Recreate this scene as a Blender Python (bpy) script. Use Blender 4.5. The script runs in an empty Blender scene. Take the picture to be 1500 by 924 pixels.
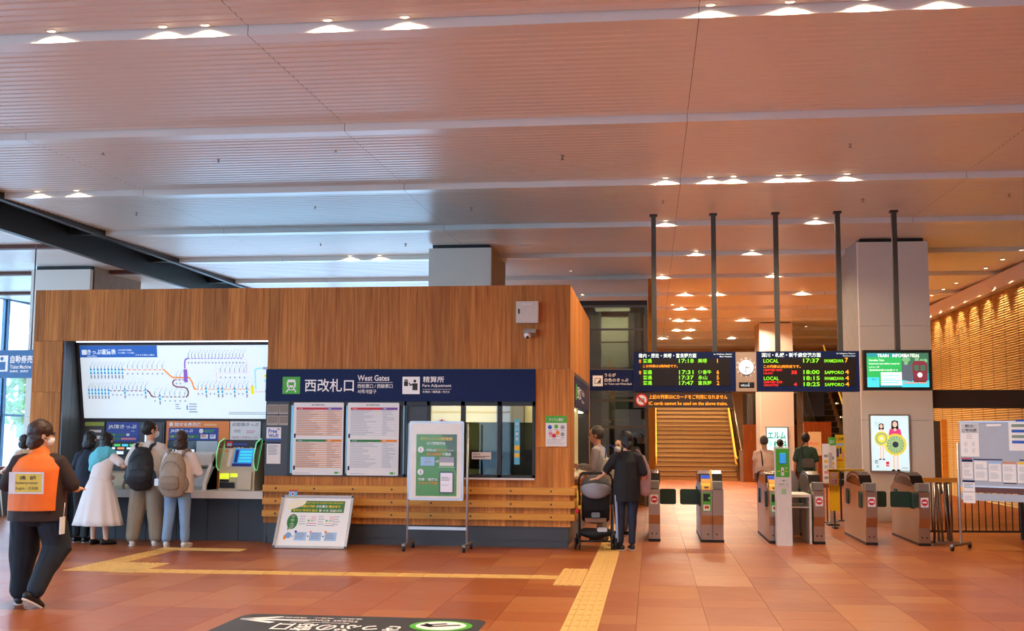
import bpy, bmesh, math, random
from mathutils import Vector, Matrix, noise as mnoise
random.seed(7)
SC = bpy.context.scene
COL = SC.collection
PI = math.pi
# ------------------------------------------------------------------ camera
cam_d = bpy.data.cameras.new('camera'); cam = bpy.data.objects.new('camera', cam_d); COL.objects.link(cam)
cam_d.sensor_fit = 'HORIZONTAL'; cam_d.sensor_width = 36.0; cam_d.lens = 36.0 * 1666.36 / 1500.0
cam_d.clip_start = .1; cam_d.clip_end = 500
def _cam():
    yaw, pit, rol = .12245145, .10501863, .00576312
    w = Vector((-math.sin(yaw) * math.cos(pit), math.cos(yaw) * math.cos(pit), math.sin(pit)))
    r = Vector((math.cos(yaw), math.sin(yaw), 0)); u = r.cross(w)
    c, s = math.cos(rol), math.sin(rol)
    r, u = c * r + s * u, -s * r + c * u
    m = Matrix((r, u, -w)).transposed().to_4x4(); m.translation = (0, 0, 1.57)
    return m
cam.matrix_world = _cam()
SC.camera = cam
# ------------------------------------------------------------------ world, exposure
vs = SC.view_settings
SC.display_settings.display_device = 'sRGB'
vs.view_transform = 'Standard'; vs.look = 'None'; vs.gamma = 1.0; vs.use_curve_mapping = False
vs.exposure = 0.0
world = bpy.data.worlds.new('sky'); SC.world = world; world.use_nodes = True
wn = world.node_tree.nodes; wl = world.node_tree.links
bg = wn['Background']
sky = wn.new('ShaderNodeTexSky'); sky.sky_type = 'HOSEK_WILKIE'; sky.turbidity = 6.0; sky.ground_albedo = .4
sky.sun_direction = Vector((-.5, -.6, .62)).normalized()
wmix = wn.new('ShaderNodeMix'); wmix.data_type = 'RGBA'
wmix.inputs[0].default_value = .75
wmix.inputs[7].default_value = (.40, .68, 1.0, 1)
wl.new(sky.outputs[0], wmix.inputs[6]); wl.new(wmix.outputs[2], bg.inputs[0])
bg.inputs[1].default_value = 9.0
LAMP_W = 155.0           # power of one ceiling downlight
LAMP_C = (1.0, .77, .53)
# ------------------------------------------------------------------ helpers
def lin(h):
    h = h.lstrip('#'); out = []
    for i in (0, 2, 4):
        c = int(h[i:i + 2], 16) / 255
        out.append(c / 12.92 if c <= .04045 else ((c + .055) / 1.055) ** 2.4)
    return tuple(out) + (1,)
MATS = {}
def mat(name, hexc='808080', rough=.5, metal=0.0, emit=0.0, var=.08, scale=9.0, spec=.5, coat=0.0, bump=0.0):
    """procedural material: base colour broken up by a little noise"""
    if name in MATS: return MATS[name]
    m = bpy.data.materials.new(name); m.use_nodes = True
    nt = m.node_tree; n = nt.nodes; l = nt.links; b = n['Principled BSDF']
    c = lin(hexc)
    tc = n.new('ShaderNodeTexCoord'); nz = n.new('ShaderNodeTexNoise'); nz.inputs['Scale'].default_value = scale
    nz.inputs['Detail'].default_value = 3
    l.new(tc.outputs['Object'], nz.inputs['Vector'])
    mx = n.new('ShaderNodeMix'); mx.data_type = 'RGBA'
    mx.inputs[6].default_value = tuple(x * (1 - var) for x in c[:3]) + (1,)
    mx.inputs[7].default_value = tuple(min(1, x * (1 + var)) for x in c[:3]) + (1,)
    l.new(nz.outputs[0], mx.inputs[0]); l.new(mx.outputs[2], b.inputs['Base Color'])
    b.inputs['Roughness'].default_value = rough; b.inputs['Metallic'].default_value = metal
    b.inputs['Specular IOR Level'].default_value = spec; b.inputs['Coat Weight'].default_value = coat; b.inputs['Coat Roughness'].default_value = .30
    if emit:
        l.new(mx.outputs[2], b.inputs['Emission Color']); b.inputs['Emission Strength'].default_value = emit
    if bump:
        bp = n.new('ShaderNodeBump'); bp.inputs['Strength'].default_value = bump; bp.inputs['Distance'].default_value = .01
        l.new(nz.outputs[0], bp.inputs['Height']); l.new(bp.outputs[0], b.inputs['Normal'])
    MATS[name] = m
    return m
def wood(name, dark, light, axis='Z', rough=.45, tint=.35):
    if name in MATS: return MATS[name]
    m = bpy.data.materials.new(name); m.use_nodes = True
    nt = m.node_tree; n = nt.nodes; l = nt.links; b = n['Principled BSDF']
    tc = n.new('ShaderNodeTexCoord'); oi = n.new('ShaderNodeObjectInfo'); mp = n.new('ShaderNodeMapping')
    sc = {'Z': (26, 26, 1.1), 'X': (1.1, 26, 26), 'Y': (26, 1.1, 26)}[axis]
    mp.inputs['Scale'].default_value = sc
    off = n.new('ShaderNodeCombineXYZ'); l.new(oi.outputs['Random'], off.inputs[0]); l.new(oi.outputs['Random'], off.inputs[2])
    vm = n.new('ShaderNodeVectorMath'); vm.operation = 'MULTIPLY_ADD'; vm.inputs[1].default_value = (9, 9, 9)
    l.new(off.outputs[0], vm.inputs[0]); l.new(tc.outputs['Object'], vm.inputs[2])
    l.new(vm.outputs[0], mp.inputs['Vector'])
    nz = n.new('ShaderNodeTexNoise'); nz.inputs['Scale'].default_value = 1.0; nz.inputs['Detail'].default_value = 6; nz.inputs['Roughness'].default_value = .62
    l.new(mp.outputs[0], nz.inputs['Vector'])
    rp = n.new('ShaderNodeValToRGB'); rp.color_ramp.elements[0].position = .3; rp.color_ramp.elements[1].position = .72
    rp.color_ramp.elements[0].color = lin(dark); rp.color_ramp.elements[1].color = lin(light)
    l.new(nz.outputs[0], rp.inputs[0])
    hs = n.new('ShaderNodeHueSaturation')
    mr = n.new('ShaderNodeMapRange'); mr.inputs[3].default_value = 1 - tint / 2; mr.inputs[4].default_value = 1 + tint / 2
    l.new(oi.outputs['Random'], mr.inputs[0]); l.new(mr.outputs[0], hs.inputs['Value']); l.new(rp.outputs[0], hs.inputs['Color'])
    l.new(hs.outputs[0], b.inputs['Base Color']); b.inputs['Roughness'].default_value = rough; b.inputs['Specular IOR Level'].default_value = .18
    MATS[name] = m
    return m
def glass(name, tint='ffffff', refl=.08, rough=.02):
    if name in MATS: return MATS[name]
    m = bpy.data.materials.new(name); m.use_nodes = True
    nt = m.node_tree; n = nt.nodes; l = nt.links; n.remove(n['Principled BSDF'])
    t = n.new('ShaderNodeBsdfTransparent'); t.inputs[0].default_value = lin(tint)
    g = n.new('ShaderNodeBsdfGlossy'); g.inputs['Roughness'].default_value = rough
    fr = n.new('ShaderNodeLayerWeight'); fr.inputs[0].default_value = .15
    mr = n.new('ShaderNodeMapRange'); mr.inputs[3].default_value = refl; mr.inputs[4].default_value = .6
    l.new(fr.outputs['Facing'], mr.inputs[0])
    mx = n.new('ShaderNodeMixShader'); l.new(mr.outputs[0], mx.inputs[0]); l.new(t.outputs[0], mx.inputs[1]); l.new(g.outputs[0], mx.inputs[2])
    l.new(mx.outputs[0], n['Material Output'].inputs[0])
    MATS[name] = m
    return m
PM = {}                                             # matrices of the parents
def link(o, parent=None, world=False):
    COL.objects.link(o)
    if parent is not None:
        o.parent = parent
        if world: o.matrix_parent_inverse = PM[parent.name].inverted()
    return o
def tag(o, label=None, cat=None, group=None, kind=None):
    if label: o['label'] = label
    if cat: o['category'] = cat
    if group: o['group'] = group
    if kind: o['kind'] = kind
    return o
def thing(name, label, cat, loc=(0, 0, 0), rz=0.0, group=None, kind=None, rx=0.0):
    o = bpy.data.objects.new(name, None); COL.objects.link(o); o.empty_display_size = .1
    o.location = loc; o.rotation_euler = (rx, 0, rz)
    PM[o.name] = Matrix.Translation(loc) @ Matrix.Rotation(rz, 4, 'Z') @ Matrix.Rotation(rx, 4, 'X')
    return tag(o, label, cat, group, kind)
class MB:
    """collects faces with material slots, then links them as one mesh object"""
    def __init__(s): s.v = []; s.f = []; s.mi = []; s.mats = []; s.sm = []
    def m(s, mt):
        if mt not in s.mats: s.mats.append(mt)
        return s.mats.index(mt)
    def face(s, idx, mt, smooth=False): s.f.append(tuple(idx)); s.mi.append(s.m(mt)); s.sm.append(smooth)
    def box(s, x0, x1, y0, y1, z0, z1, mt, bev=0.0):
        if bev:
            return s.prism([(x0 + bev, z0), (x1 - bev, z0), (x1, z0 + bev), (x1, z1 - bev), (x1 - bev, z1), (x0 + bev, z1), (x0, z1 - bev), (x0, z0 + bev)], y0, y1, mt, 'XZ')
        b = len(s.v)
        s.v += [(x0, y0, z0), (x1, y0, z0), (x1, y1, z0), (x0, y1, z0), (x0, y0, z1), (x1, y0, z1), (x1, y1, z1), (x0, y1, z1)]
        for q in ((0, 3, 2, 1), (4, 5, 6, 7), (0, 1, 5, 4), (1, 2, 6, 5), (2, 3, 7, 6), (3, 0, 4, 7)): s.face([b + i for i in q], mt)
        return s
    def prism(s, poly, a, b, mt, plane='XZ', smooth=False):
        """extrude a polygon: plane XZ along Y, YZ along X, XY along Z"""
        n = len(poly); k = len(s.v)
        for t in (a, b):
            for p, q in poly: s.v.append({'XZ': (p, t, q), 'YZ': (t, p, q), 'XY': (p, q, t)}[plane])
        s.face([k + i for i in range(n)], mt); s.face([k + n + i for i in reversed(range(n))], mt)
        for i in range(n):
            j = (i + 1) % n; s.face([k + i, k + n + i, k + n + j, k + j], mt, smooth)
        return s
    def rbox(s, x0, x1, y0, y1, z0, z1, r, mt, n=4, plane='XZ'):
        """box with rounded outline in the plane"""
        def rr(a0, a1, b0, b1):
            out = []
            for cx, cz, t0 in ((a1 - r, b0 + r, -90), (a1 - r, b1 - r, 0), (a0 + r, b1 - r, 90), (a0 + r, b0 + r, 180)):
                for i in range(n + 1):
                    t = math.radians(t0 + 90 * i / n); out.append((cx + r * math.cos(t), cz + r * math.sin(t)))
            return out
        if plane == 'XZ': s.prism(rr(x0, x1, z0, z1), y0, y1, mt, 'XZ')
        elif plane == 'YZ': s.prism(rr(y0, y1, z0, z1), x0, x1, mt, 'YZ')
        else: s.prism(rr(x0, x1, y0, y1), z0, z1, mt, 'XY')
        return s
    def tube(s, pts, r, mt, n=8, closed=False):
        pts = [Vector(p) for p in pts]; k = len(s.v); N = len(pts); rs = r if isinstance(r, (list, tuple)) else [r] * N
        up = None
        for i, p in enumerate(pts):
            a = pts[(i - 1) % N] if (i or closed) else p; b = pts[(i + 1) % N] if (i < N - 1 or closed) else p
            t = (b - a).normalized()
            if up is None: up = Vector((0, 0, 1)) if abs(t.z) < .9 else Vector((1, 0, 0))
            x = t.cross(up)
            if x.length < 1e-4: x = t.orthogonal()
            x.normalize(); y = x.cross(t).normalized()
            for j in range(n):
                c = 2 * PI * j / n; s.v.append(tuple(p + rs[i] * (x * math.cos(c) + y * math.sin(c))))
        for i in range(N if closed else N - 1):
            for j in range(n):
                a = k + i * n; b = k + ((i + 1) % N) * n; s.face([a + j, a + (j + 1) % n, b + (j + 1) % n, b + j], mt, True)
        if not closed:
            s.face([k + j for j in reversed(range(n))], mt); s.face([k + (N - 1) * n + j for j in range(n)], mt)
        return s
    def cyl(s, p0, p1, r, mt, n=12): return s.tube([p0, p1], r, mt, n)
    def lathe(s, prof, mt, c=(0, 0, 0), n=16, sx=1, sy=1):
        k = len(s.v)
        for r, z in prof:
            for j in range(n):
                t = 2 * PI * j / n; s.v.append((c[0] + sx * r * math.cos(t), c[1] + sy * r * math.sin(t), c[2] + z))
        for i in range(len(prof) - 1):
            for j in range(n):
                a = k + i * n; b = a + n; s.face([a + j, a + (j + 1) % n, b + (j + 1) % n, b + j], mt, True)
        s.face([k + j for j in reversed(range(n))], mt); s.face([k + (len(prof) - 1) * n + j for j in range(n)], mt)
        return s
    def ball(s, c, r, mt, n=12, m=8):
        rx, ry, rz = r if isinstance(r, (list, tuple)) else (r, r, r)
        prof = [(max(.02, math.sin(PI * i / m)), -math.cos(PI * i / m)) for i in range(m + 1)]
        k = len(s.v); s.lathe(prof, mt, n=n)
        for i in range(k, len(s.v)):
            x, y, z = s.v[i]; s.v[i] = (c[0] + x * rx, c[1] + y * ry, c[2] + z * rz)
        return s
    def mesh(s, name):
        me = bpy.data.meshes.new(name); me.from_pydata(s.v, [], s.f)
        for mt in s.mats: me.materials.append(mt)
        me.polygons.foreach_set('material_index', s.mi); me.polygons.foreach_set('use_smooth', s.sm)
        me.update(); return me
    def build(s, name, parent=None, world=False, loc=None, fix=True):
        me = s.mesh(name)
        if fix:
            bm = bmesh.new(); bm.from_mesh(me); bmesh.ops.recalc_face_normals(bm, faces=bm.faces); bm.to_mesh(me); bm.free()
        o = bpy.data.objects.new(name, me); link(o, parent, world)
        if loc: o.location = loc
        return o
def inst(src, parent=None, loc=None, world=False, rz=None, name=None):
    o = bpy.data.objects.new(name or src.name.split('.')[0], src.data if hasattr(src, 'data') else src)
    link(o, parent, world)
    if loc is not None: o.location = loc
    if rz is not None: o.rotation_euler = (0, 0, rz)
    return o
_TC = {}
def glyphs(body, bold):
    key = (body, bold)
    if key in _TC: return _TC[key]
    c = bpy.data.curves.new('t', 'FONT'); c.body = body; c.resolution_u = 2; c.offset = bold; c.fill_mode = 'FRONT'; c.size = 1
    o = bpy.data.objects.new('t', c); COL.objects.link(o)
    me = bpy.data.meshes.new_from_object(o.evaluated_get(bpy.context.evaluated_depsgraph_get()))
    vv = [(v.co.x, v.co.y) for v in me.vertices]; ff = [tuple(p.vertices) for p in me.polygons]
    bpy.data.objects.remove(o); bpy.data.curves.remove(c); bpy.data.meshes.remove(me)
    _TC[key] = (vv, ff); return vv, ff
class Flat:
    """flat print on a surface: rectangles, discs, strokes and lettering in (u, v) metres"""
    def __init__(s): s.p = []
    def poly(s, pts, mt, k=1): s.p.append(([tuple(q) for q in pts], [tuple(range(len(pts)))], mt, k)); return s
    def rect(s, x0, y0, x1, y1, mt, k=1): return s.poly([(x0, y0), (x1, y0), (x1, y1), (x0, y1)], mt, k)
    def disc(s, x, y, r, mt, k=1, n=20, ry=None, a0=0, a1=360):
        return s.poly([(x + r * math.cos(math.radians(a0 + (a1 - a0) * i / n)), y + (ry or r) * math.sin(math.radians(a0 + (a1 - a0) * i / n))) for i in range(n + (a1 - a0 < 360))], mt, k)
    def line(s, pts, w, mt, k=1):
        for (x0, y0), (x1, y1) in zip(pts, pts[1:]):
            d = math.hypot(x1 - x0, y1 - y0) or 1e-6; nx, ny = -(y1 - y0) / d * w / 2, (x1 - x0) / d * w / 2
            ex, ey = (x1 - x0) / d * w * .3, (y1 - y0) / d * w * .3
            s.poly([(x0 - nx - ex, y0 - ny - ey), (x1 - nx + ex, y1 - ny + ey), (x1 + nx + ex, y1 + ny + ey), (x0 + nx - ex, y0 + ny - ey)], mt, k)
        return s
    def text(s, body, x, y, h, mt, k=2, w=None, bold=.012, center=False, right=False):
        """text with its lower left at x, y; h = letter height; w = width it is fitted to"""
        vv, ff = glyphs(body, bold)
        if not vv: return s
        x0 = min(v[0] for v in vv); x1 = max(v[0] for v in vv); y0 = min(v[1] for v in vv); y1 = max(v[1] for v in vv)
        sy = h / max(1e-6, y1 - y0); sx = w / (x1 - x0) if w else sy
        ox = x - ((x1 - x0) * sx / 2 if center else (x1 - x0) * sx if right else 0)
        s.p.append(([(ox + (a - x0) * sx, y + (b - y0) * sy) for a, b in vv], ff, mt, k)); return s
    def lines(s, x0, y0, x1, y1, n, mt, k=2, fill=.45, rag=.35):
        """n rows of tiny print, too small to read"""
        st = (y1 - y0) / n
        for i in range(n):
            s.rect(x0, y1 - (i + fill) * st - st * .0, x1 - (x1 - x0) * rag * random.random(), y1 - i * st, mt, k)
        return s
    def build(s, name, parent, o=(0, 0, 0), ux=(1, 0, 0), uy=(0, 0, 1), world=False, lift=.0016):
        ux = Vector(ux); uy = Vector(uy); n = ux.cross(uy); o = Vector(o); mb = MB()
        for pts, faces, mt, k in s.p:
            b = len(mb.v)
            mb.v += [tuple(o + ux * p[0] + uy * p[1] + n * (lift * k)) for p in pts]
            for f in faces: mb.face([b + i for i in f], mt)
        return mb.build(name, parent, world, fix=False)
# ------------------------------------------------------------------ materials
WOOD = wood('oak_veneer', 'a15a22', 'da9248', 'Z', .45, .42)
RAILW = wood('honey_rail', 'cf8a36', 'e2a54c', 'X', .38, .08)
RAILY = wood('honey_rail_side', 'cf8a36', 'e2a54c', 'Y', .38, .08)
BRWOOD = wood('brown_cladding', '6e3512', '8c4a1d', 'Z', .4, .15)
WHITEP = mat('white_paint', 'e4e2df', .45, var=.03)
CLAD = mat('column_panel', 'e6ded2', .42, var=.03, scale=2)
CONC = mat('concrete', 'a29a8f', .8, var=.18, scale=5, bump=.2)
DARK = mat('dark_grey_metal', '3c3d41', .45, var=.06)
CHAR = mat('charcoal', '26272a', .5)
BLACK = mat('black', '111113', .45, var=.15)
NAVY = mat('navy_sign', '132350', .55, var=.03, spec=.2)
STEEL = mat('stainless_steel', 'b7afa6', .28, 1.0, var=.05, scale=3)
ALU = mat('aluminium', 'bcc0c6', .42, .6, var=.04)
POSTM = mat('post_grey', '55544f', .45, .4)
FRAME = mat('frame_grey', '77797b', .4, .3)
PAPER = mat('paper_white', 'f0eeec', .6, var=.02)
INK = mat('ink_black', '2a2a2c', .6)
INKG = mat('ink_grey', '9a9aa0', .6)
INKL = mat('ink_pale', 'c6c9ce', .6)
GREEN = mat('sign_green', '4fb52f', .5)
DGREEN = mat('print_green', '2f7d3a', .5)
YEL = mat('print_yellow', 'f4c51c', .5)
ORG = mat('print_orange', 'f08a1d', .5)
RED = mat('print_red', 'd3202f', .5)
BLUE = mat('print_blue', '1f55b8', .5)
LBLUE = mat('print_light_blue', '9fc3e8', .5)
PINK = mat('print_pink', 'e78aa0', .5)
PURP = mat('print_purple', '7a4a9c', .5)
GLASS = glass('clear_glass', 'ffffff', .03)
GLASSD = glass('smoked_film', '8a938c', .03)
LENS = mat('lamp_lens', 'ffe2b8', .3, emit=14.0, var=0)
PAPL = mat('lit_white', 'dcebf2', .5, emit=.62, var=.01)

def attr_tile():
    m = bpy.data.materials.new('terracotta_tile'); m.use_nodes = True
    nt = m.node_tree; n = nt.nodes; l = nt.links; b = n['Principled BSDF']
    oi = n.new('ShaderNodeObjectInfo'); at = n.new('ShaderNodeAttribute'); at.attribute_name = 'rnd'
    add = n.new('ShaderNodeMath'); add.operation = 'ADD'; l.new(oi.outputs['Random'], add.inputs[0]); l.new(at.outputs['Fac'], add.inputs[1])
    fr = n.new('ShaderNodeMath'); fr.operation = 'FRACT'; l.new(add.outputs[0], fr.inputs[0])
    rp = n.new('ShaderNodeValToRGB'); e = rp.color_ramp.elements
    e[0].color = lin('92461a'); e[1].color = lin('b26e38'); e.new(.35).color = lin('a15424'); e.new(.7).color = lin('a65a29')
    l.new(fr.outputs[0], rp.inputs[0])
    tc = n.new('ShaderNodeTexCoord'); nz = n.new('ShaderNodeTexNoise'); nz.inputs['Scale'].default_value = 3.0; nz.inputs['Detail'].default_value = 5
    l.new(tc.outputs['Object'], nz.inputs['Vector'])
    mr = n.new('ShaderNodeMapRange'); mr.inputs[3].default_value = .88; mr.inputs[4].default_value = 1.1; l.new(nz.outputs[0], mr.inputs[0])
    hs = n.new('ShaderNodeHueSaturation'); l.new(rp.outputs[0], hs.inputs['Color']); l.new(mr.outputs[0], hs.inputs['Value'])
    l.new(hs.outputs[0], b.inputs['Base Color'])
    m2 = n.new('ShaderNodeMapRange'); m2.inputs[3].default_value = .26; m2.inputs[4].default_value = .40; l.new(nz.outputs[0], m2.inputs[0]); l.new(m2.outputs[0], b.inputs['Roughness'])
    MATS['terracotta_tile'] = m; return m
TILE = attr_tile()
GROUT = mat('grout', '7e4a34', .8)

# ------------------------------------------------------------------ floor of terracotta tiles
mb = MB(); mb.box(-17.2, 8.3, -8.6, 34.2, -.25, -.012, GROUT); mb.box(-4.6, 8.3, 34.2, 51, -.25, -.012, GROUT)
floor = mb.build('floor'); tag(floor, 'polished terracotta tile floor of the station hall', kind='structure')
def in_view(x, y, z=0.0):
    p = cam.matrix_world.inverted() @ Vector((x, y, z))
    if p.z > -1: return False
    u = 1666.36 * p.x / -p.z; v = 1666.36 * p.y / -p.z
    return abs(u) < 775 and abs(v) < 480
tiles_near = []; tiles_far = []
x = .456 - .6 * 30
while x < 8.2:
    y = -8.5 + random.random() * .5
    while y < 50.5:
        L = random.choice((.5, .5, 1.0, 1.0, .5))
        if x < -4.9 and y > 33.4: break
        near = in_view(x + .3, y + L / 2) and y < 19.2
        (tiles_near if near else tiles_far).append((x, y, L)); y += L
    x += .6
tiles_near.sort(key=lambda t: t[1]); tiles_far += tiles_near[300:]; tiles_near = tiles_near[:300]
tm = {}
for L in (.5, 1.0):
    mb = MB(); mb.box(.002, .598, .002, L - .002, -.012, 0, TILE); tm[L] = mb.mesh('floor_tile')
for x, y, L in tiles_near:
    o = inst(tm[L], floor, (x, y, 0), name='floor_tile')
mb = MB(); rnd = []
for x, y, L in tiles_far:
    b = len(mb.v); mb.v += [(x + .002, y + .002, 0), (x + .598, y + .002, 0), (x + .598, y + L - .002, 0), (x + .002, y + L - .002, 0)]
    mb.face((b, b + 1, b + 2, b + 3), TILE); rnd.append(random.random())
o = mb.build('floor_tiles_far', floor, fix=False); o['kind'] = 'stuff'
at = o.data.attributes.new('rnd', 'FLOAT', 'FACE'); at.data.foreach_set('value', rnd)

# ------------------------------------------------------------------ tactile paving
TAC = mat('tactile_yellow', 'd6aa5c', .6, var=.1, scale=6)
def tactile(kind):
    mb = MB(); mb.box(.002, .298, .002, .298, -.004, .003, TAC)
    if kind == 'bar':
        for i in range(4): mb.box(.025 + i * .07, .06 + i * .07, .012, .288, .003, .008, TAC)
    elif kind == 'barx':
        for i in range(4): mb.box(.012, .288, .025 + i * .07, .06 + i * .07, .003, .008, TAC)
    else:
        for i in range(5):
            for j in range(5): mb.lathe([(.014, .003), (.009, .008)], TAC, (.03 + i * .06, .03 + j * .06, 0), 6)
    return mb.mesh('tactile_tile')
TB, TX, TD = tactile('bar'), tactile('barx'), tactile('dot')
t = thing('tactile_strip', 'yellow tactile strip running straight away from the camera toward the ticket gates', 'tactile paving', (-.75, 8.4, 0))
for i in range(41): inst(TB, t, (0, i * .3, .001), name='tactile_tile')
t = thing('tactile_strip', 'yellow tactile strip running across the floor in front of the wooden ticket office', 'tactile paving', (-1.05, 12.72, 0))
for i in range(17): inst(TX, t, (-.3 * (i + 1), -.012 * i, .001), name='tactile_tile')
t = thing('tactile_block', 'short yellow tactile block where the two floor strips meet', 'tactile paving', (-1.052, 12.21, 0))
for i in range(5): inst(TB, t, (0, i * .3, .001), name='tactile_tile')
t = thing('tactile_block', 'square block of studded yellow tiles at the left end of the floor strip', 'tactile paving', (-6.72, 12.56, 0))
for i in range(3):
    for j in range(3): inst(TD, t, (.3 * i, .3 * j, .001), name='tactile_tile')
t = thing('tactile_branch', 'short yellow tactile branch leading from the block to the ticket machines', 'tactile paving', (-6.70, 13.47, 0))
for i in range(5): inst(TB, t, (0, .3 * i, .001), name='tactile_tile')
t = thing('tactile_strip', 'yellow tactile tiles across the floor just behind the ticket machine users', 'tactile paving', (-6.70, 14.98, 0))
for i in range(4): inst(TX, t, (.3 * i, 0, .001), name='tactile_tile')

# ------------------------------------------------------------------ ceiling
CEILM = mat('ceiling_panel_paint', 'ececE6', .40, 0.0, var=.03, scale=1.5, coat=.6)
mb = MB(); mb.box(-17.4, 8.5, -8.8, 34.4, 5.62, 5.8, DARK); mb.box(-4.7, 8.5, 34.4, 51.2, 5.62, 5.8, DARK)
ceiling = mb.build('ceiling'); tag(ceiling, 'stepped ceiling of pale corrugated metal panels', kind='structure')
PY, PX = 3.46, 4.21
def panel_mesh():
    prof = [(0, .075), (0, -.05), (.26, -.042), (.26, -.03)]
    y = .27; n = 20; st = (PY - .02 - y) / n
    for i in range(n):
        z = -.042 + .09 * (y - .27) / PY
        prof += [(y + .01, z), (y + st * .62, z), (y + st * .70, z + .012), (y + st * .95, z + .012)]
        y += st
    prof += [(PY - .012, .045), (PY - .012, .09)]
    mb = MB()
    for p, q in zip(prof, prof[1:]):
        b = len(mb.v); mb.v += [(.003, p[0], p[1]), (PX - .003, p[0], p[1]), (PX - .003, q[0], q[1]), (.003, q[0], q[1])]
        mb.face((b, b + 3, b + 2, b + 1), CEILM)
    return mb.mesh('ceiling_panel')
PANEL = panel_mesh()
SEAMS = [-8.05, -3.80, .45, 4.6]
RY = [10.12 + PY * k for k in range(-5, 12)]
for y in RY:
    for x, w in ((-10.42, 2.37), (-8.05, 4.25), (-3.80, 4.25), (.45, 4.15), (4.6, 3.5)):
        if y > 34 and x < -5: continue
        o = inst(PANEL, ceiling, (x, y, 5.4), name='ceiling_panel'); o.scale = (w / PX, 1, 1)
    for x, w in ((-17.2, 3.0), (-14.2, 3.0)):
        if y > 34: continue
        o = inst(PANEL, ceiling, (x, y, 5.14), name='ceiling_panel'); o.scale = (w / PX, 1, 1)
BROWN = mat('seam_brown', '5e2f18', .5)
mb = MB()
for y in RY[:12]: mb.box(-17.2, -11.2, y - .16, y, 5.10, 5.24, BROWN)
mb.build('seam_batten', ceiling)
# dark partition track recessed between the two ceilings
mb = MB(); mb.box(-11.2, -10.42, 1, 34, 5.50, 5.6, BLACK); mb.box(-11.22, -11.1, 1, 34, 5.06, 5.6, BLACK)
mb.box(-10.52, -10.42, 1, 34, 5.32, 5.6, BLACK)
for y in RY[:12]: mb.box(-11.1, -10.5, y - .1, y + .06, 5.36, 5.5, CHAR)
mb.build('partition_track', ceiling)
# sprinkler heads
mb = MB(); mb.lathe([(.035, 0), (.03, -.012), (.012, -.02), (.012, -.05), (.028, -.055), (.028, -.06)], STEEL, n=8); SPR = mb.mesh('sprinkler_head')
for x, y in ((-6.0, 15), (-1.2, 15.3), (2.6, 15), (-7.4, 14.4), (-3.0, 18.7), (.2, 18.4), (3.4, 18.6), (5.6, 18.4), (-5.6, 18.3), (-8.9, 18.6), (-6.6, 22), (-4.9, 22.2), (6.2, 15.2), (-4.2, 14.6)):
    inst(SPR, ceiling, (x, y, 5.4), name='sprinkler_head')
# downlights
def lamp_mesh():
    mb = MB(); mb.lathe([(.062, 0), (.062, -.006), (.047, -.006), (.042, .02)], WHITEP, n=14)
    mb.lathe([(.041, .0), (.041, -.002)], LENS, n=14); return mb.mesh('downlight')
LMESH = lamp_mesh()
ORD = ['first', 'second', 'third', 'fourth', 'fifth', 'sixth', 'seventh', 'eighth', 'ninth', 'tenth', 'eleventh', 'twelfth', 'thirteenth', 'fourteenth', 'fifteenth', 'sixteenth', 'seventeenth', 'eighteenth']
def downlight(x, y, z, label, group, power=1.0, cone=155, aim=None, light=True):
    o = inst(LMESH, None, (x, y, z), name='ceiling_downlight'); tag(o, label, 'downlight', group)
    if light:
        d = bpy.data.lights.new('lamp', 'SPOT'); d.energy = LAMP_W * power; d.color = LAMP_C; d.spot_size = math.radians(cone); d.spot_blend = .35
        d.shadow_soft_size = .05
        l = bpy.data.objects.new('lamp', d); COL.objects.link(l); l.parent = o; l.location = (0, 0, -.03)
        if aim: l.rotation_euler = aim
    return o
ROWS = {0: [-5.75, -4.62, -4.2, -3.0, -2.26, .55, 1.25, 1.91, 2.56], 2: [-9.82, -9.15, .23, .89, 1.24, 1.9, 2.19, 2.89], 3: [.27, 2.92],
        4: [-6.51, -5.84, .95, 2.1], 5: [.26, 2.9], 6: [.92, 1.77, 4.0], 7: [-3, .9, 1.5], 8: [.9, 1.4, 3.0], 9: [-.8, .9, 1.4], 10: [.4, 1.4, 3.1]}
RN = {0: 'nearest lit ceiling step above the hall', 2: 'ceiling step above the departure boards', 3: 'ceiling step just behind the board posts', 4: 'ceiling step level with the middle column',
      5: 'sixth ceiling step past the gates', 6: 'seventh ceiling step past the gates', 7: 'eighth ceiling step past the gates', 8: 'ninth ceiling step far past the gates', 9: 'tenth ceiling step far past the gates', 10: 'furthest ceiling step by the stairs'}
for k, xs in ROWS.items():
    for n, x in enumerate(xs): downlight(x, 10.12 + PY * k - .085, 5.44, ORD[n] + ' downlight from the left in the ' + RN[k], 'downlights, ' + RN[k], 3.0 if k > 5 else 1.0)
for k in (-4, -2, -1):
    for x in (-2.4, .4, 3.2, 6.0): downlight(x, 10.12 + PY * k - .14, 5.44, 'round warm downlight added in the unseen ceiling behind the camera', 'added downlights behind the camera', 1.0)  # unseen rows added behind the camera to light the hall
for i in range(14): downlight(.62, 32.2 + i * 1.35, 5.42, ORD[i] + ' tiny lamp from the near end of the dotted line toward the stairs', 'dotted line of lights toward the stairs', 1, light=False)
for i in range(5): downlight(-1.86, 26.4 + i * 1.5, 5.42, ORD[i] + ' tiny lamp of the short dotted line above the ticket office corner', 'dotted line of lights above the office corner', 1, light=False)
for i in range(12): downlight(7.45, 22.6 + i * 1.25, 5.36, ORD[i] + ' wall-washing downlight from the near end of the golden louvre wall', 'wall washers along the golden wall', 1.0, 54, (0, -.66, 0))
for i in range(6): downlight(4.9 + .15 * i, 44 - 1.2 * i, 5.40, ORD[i] + ' tiny lamp of the slanting row above the escalator', 'lights above the escalator', 1, light=False)

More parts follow.
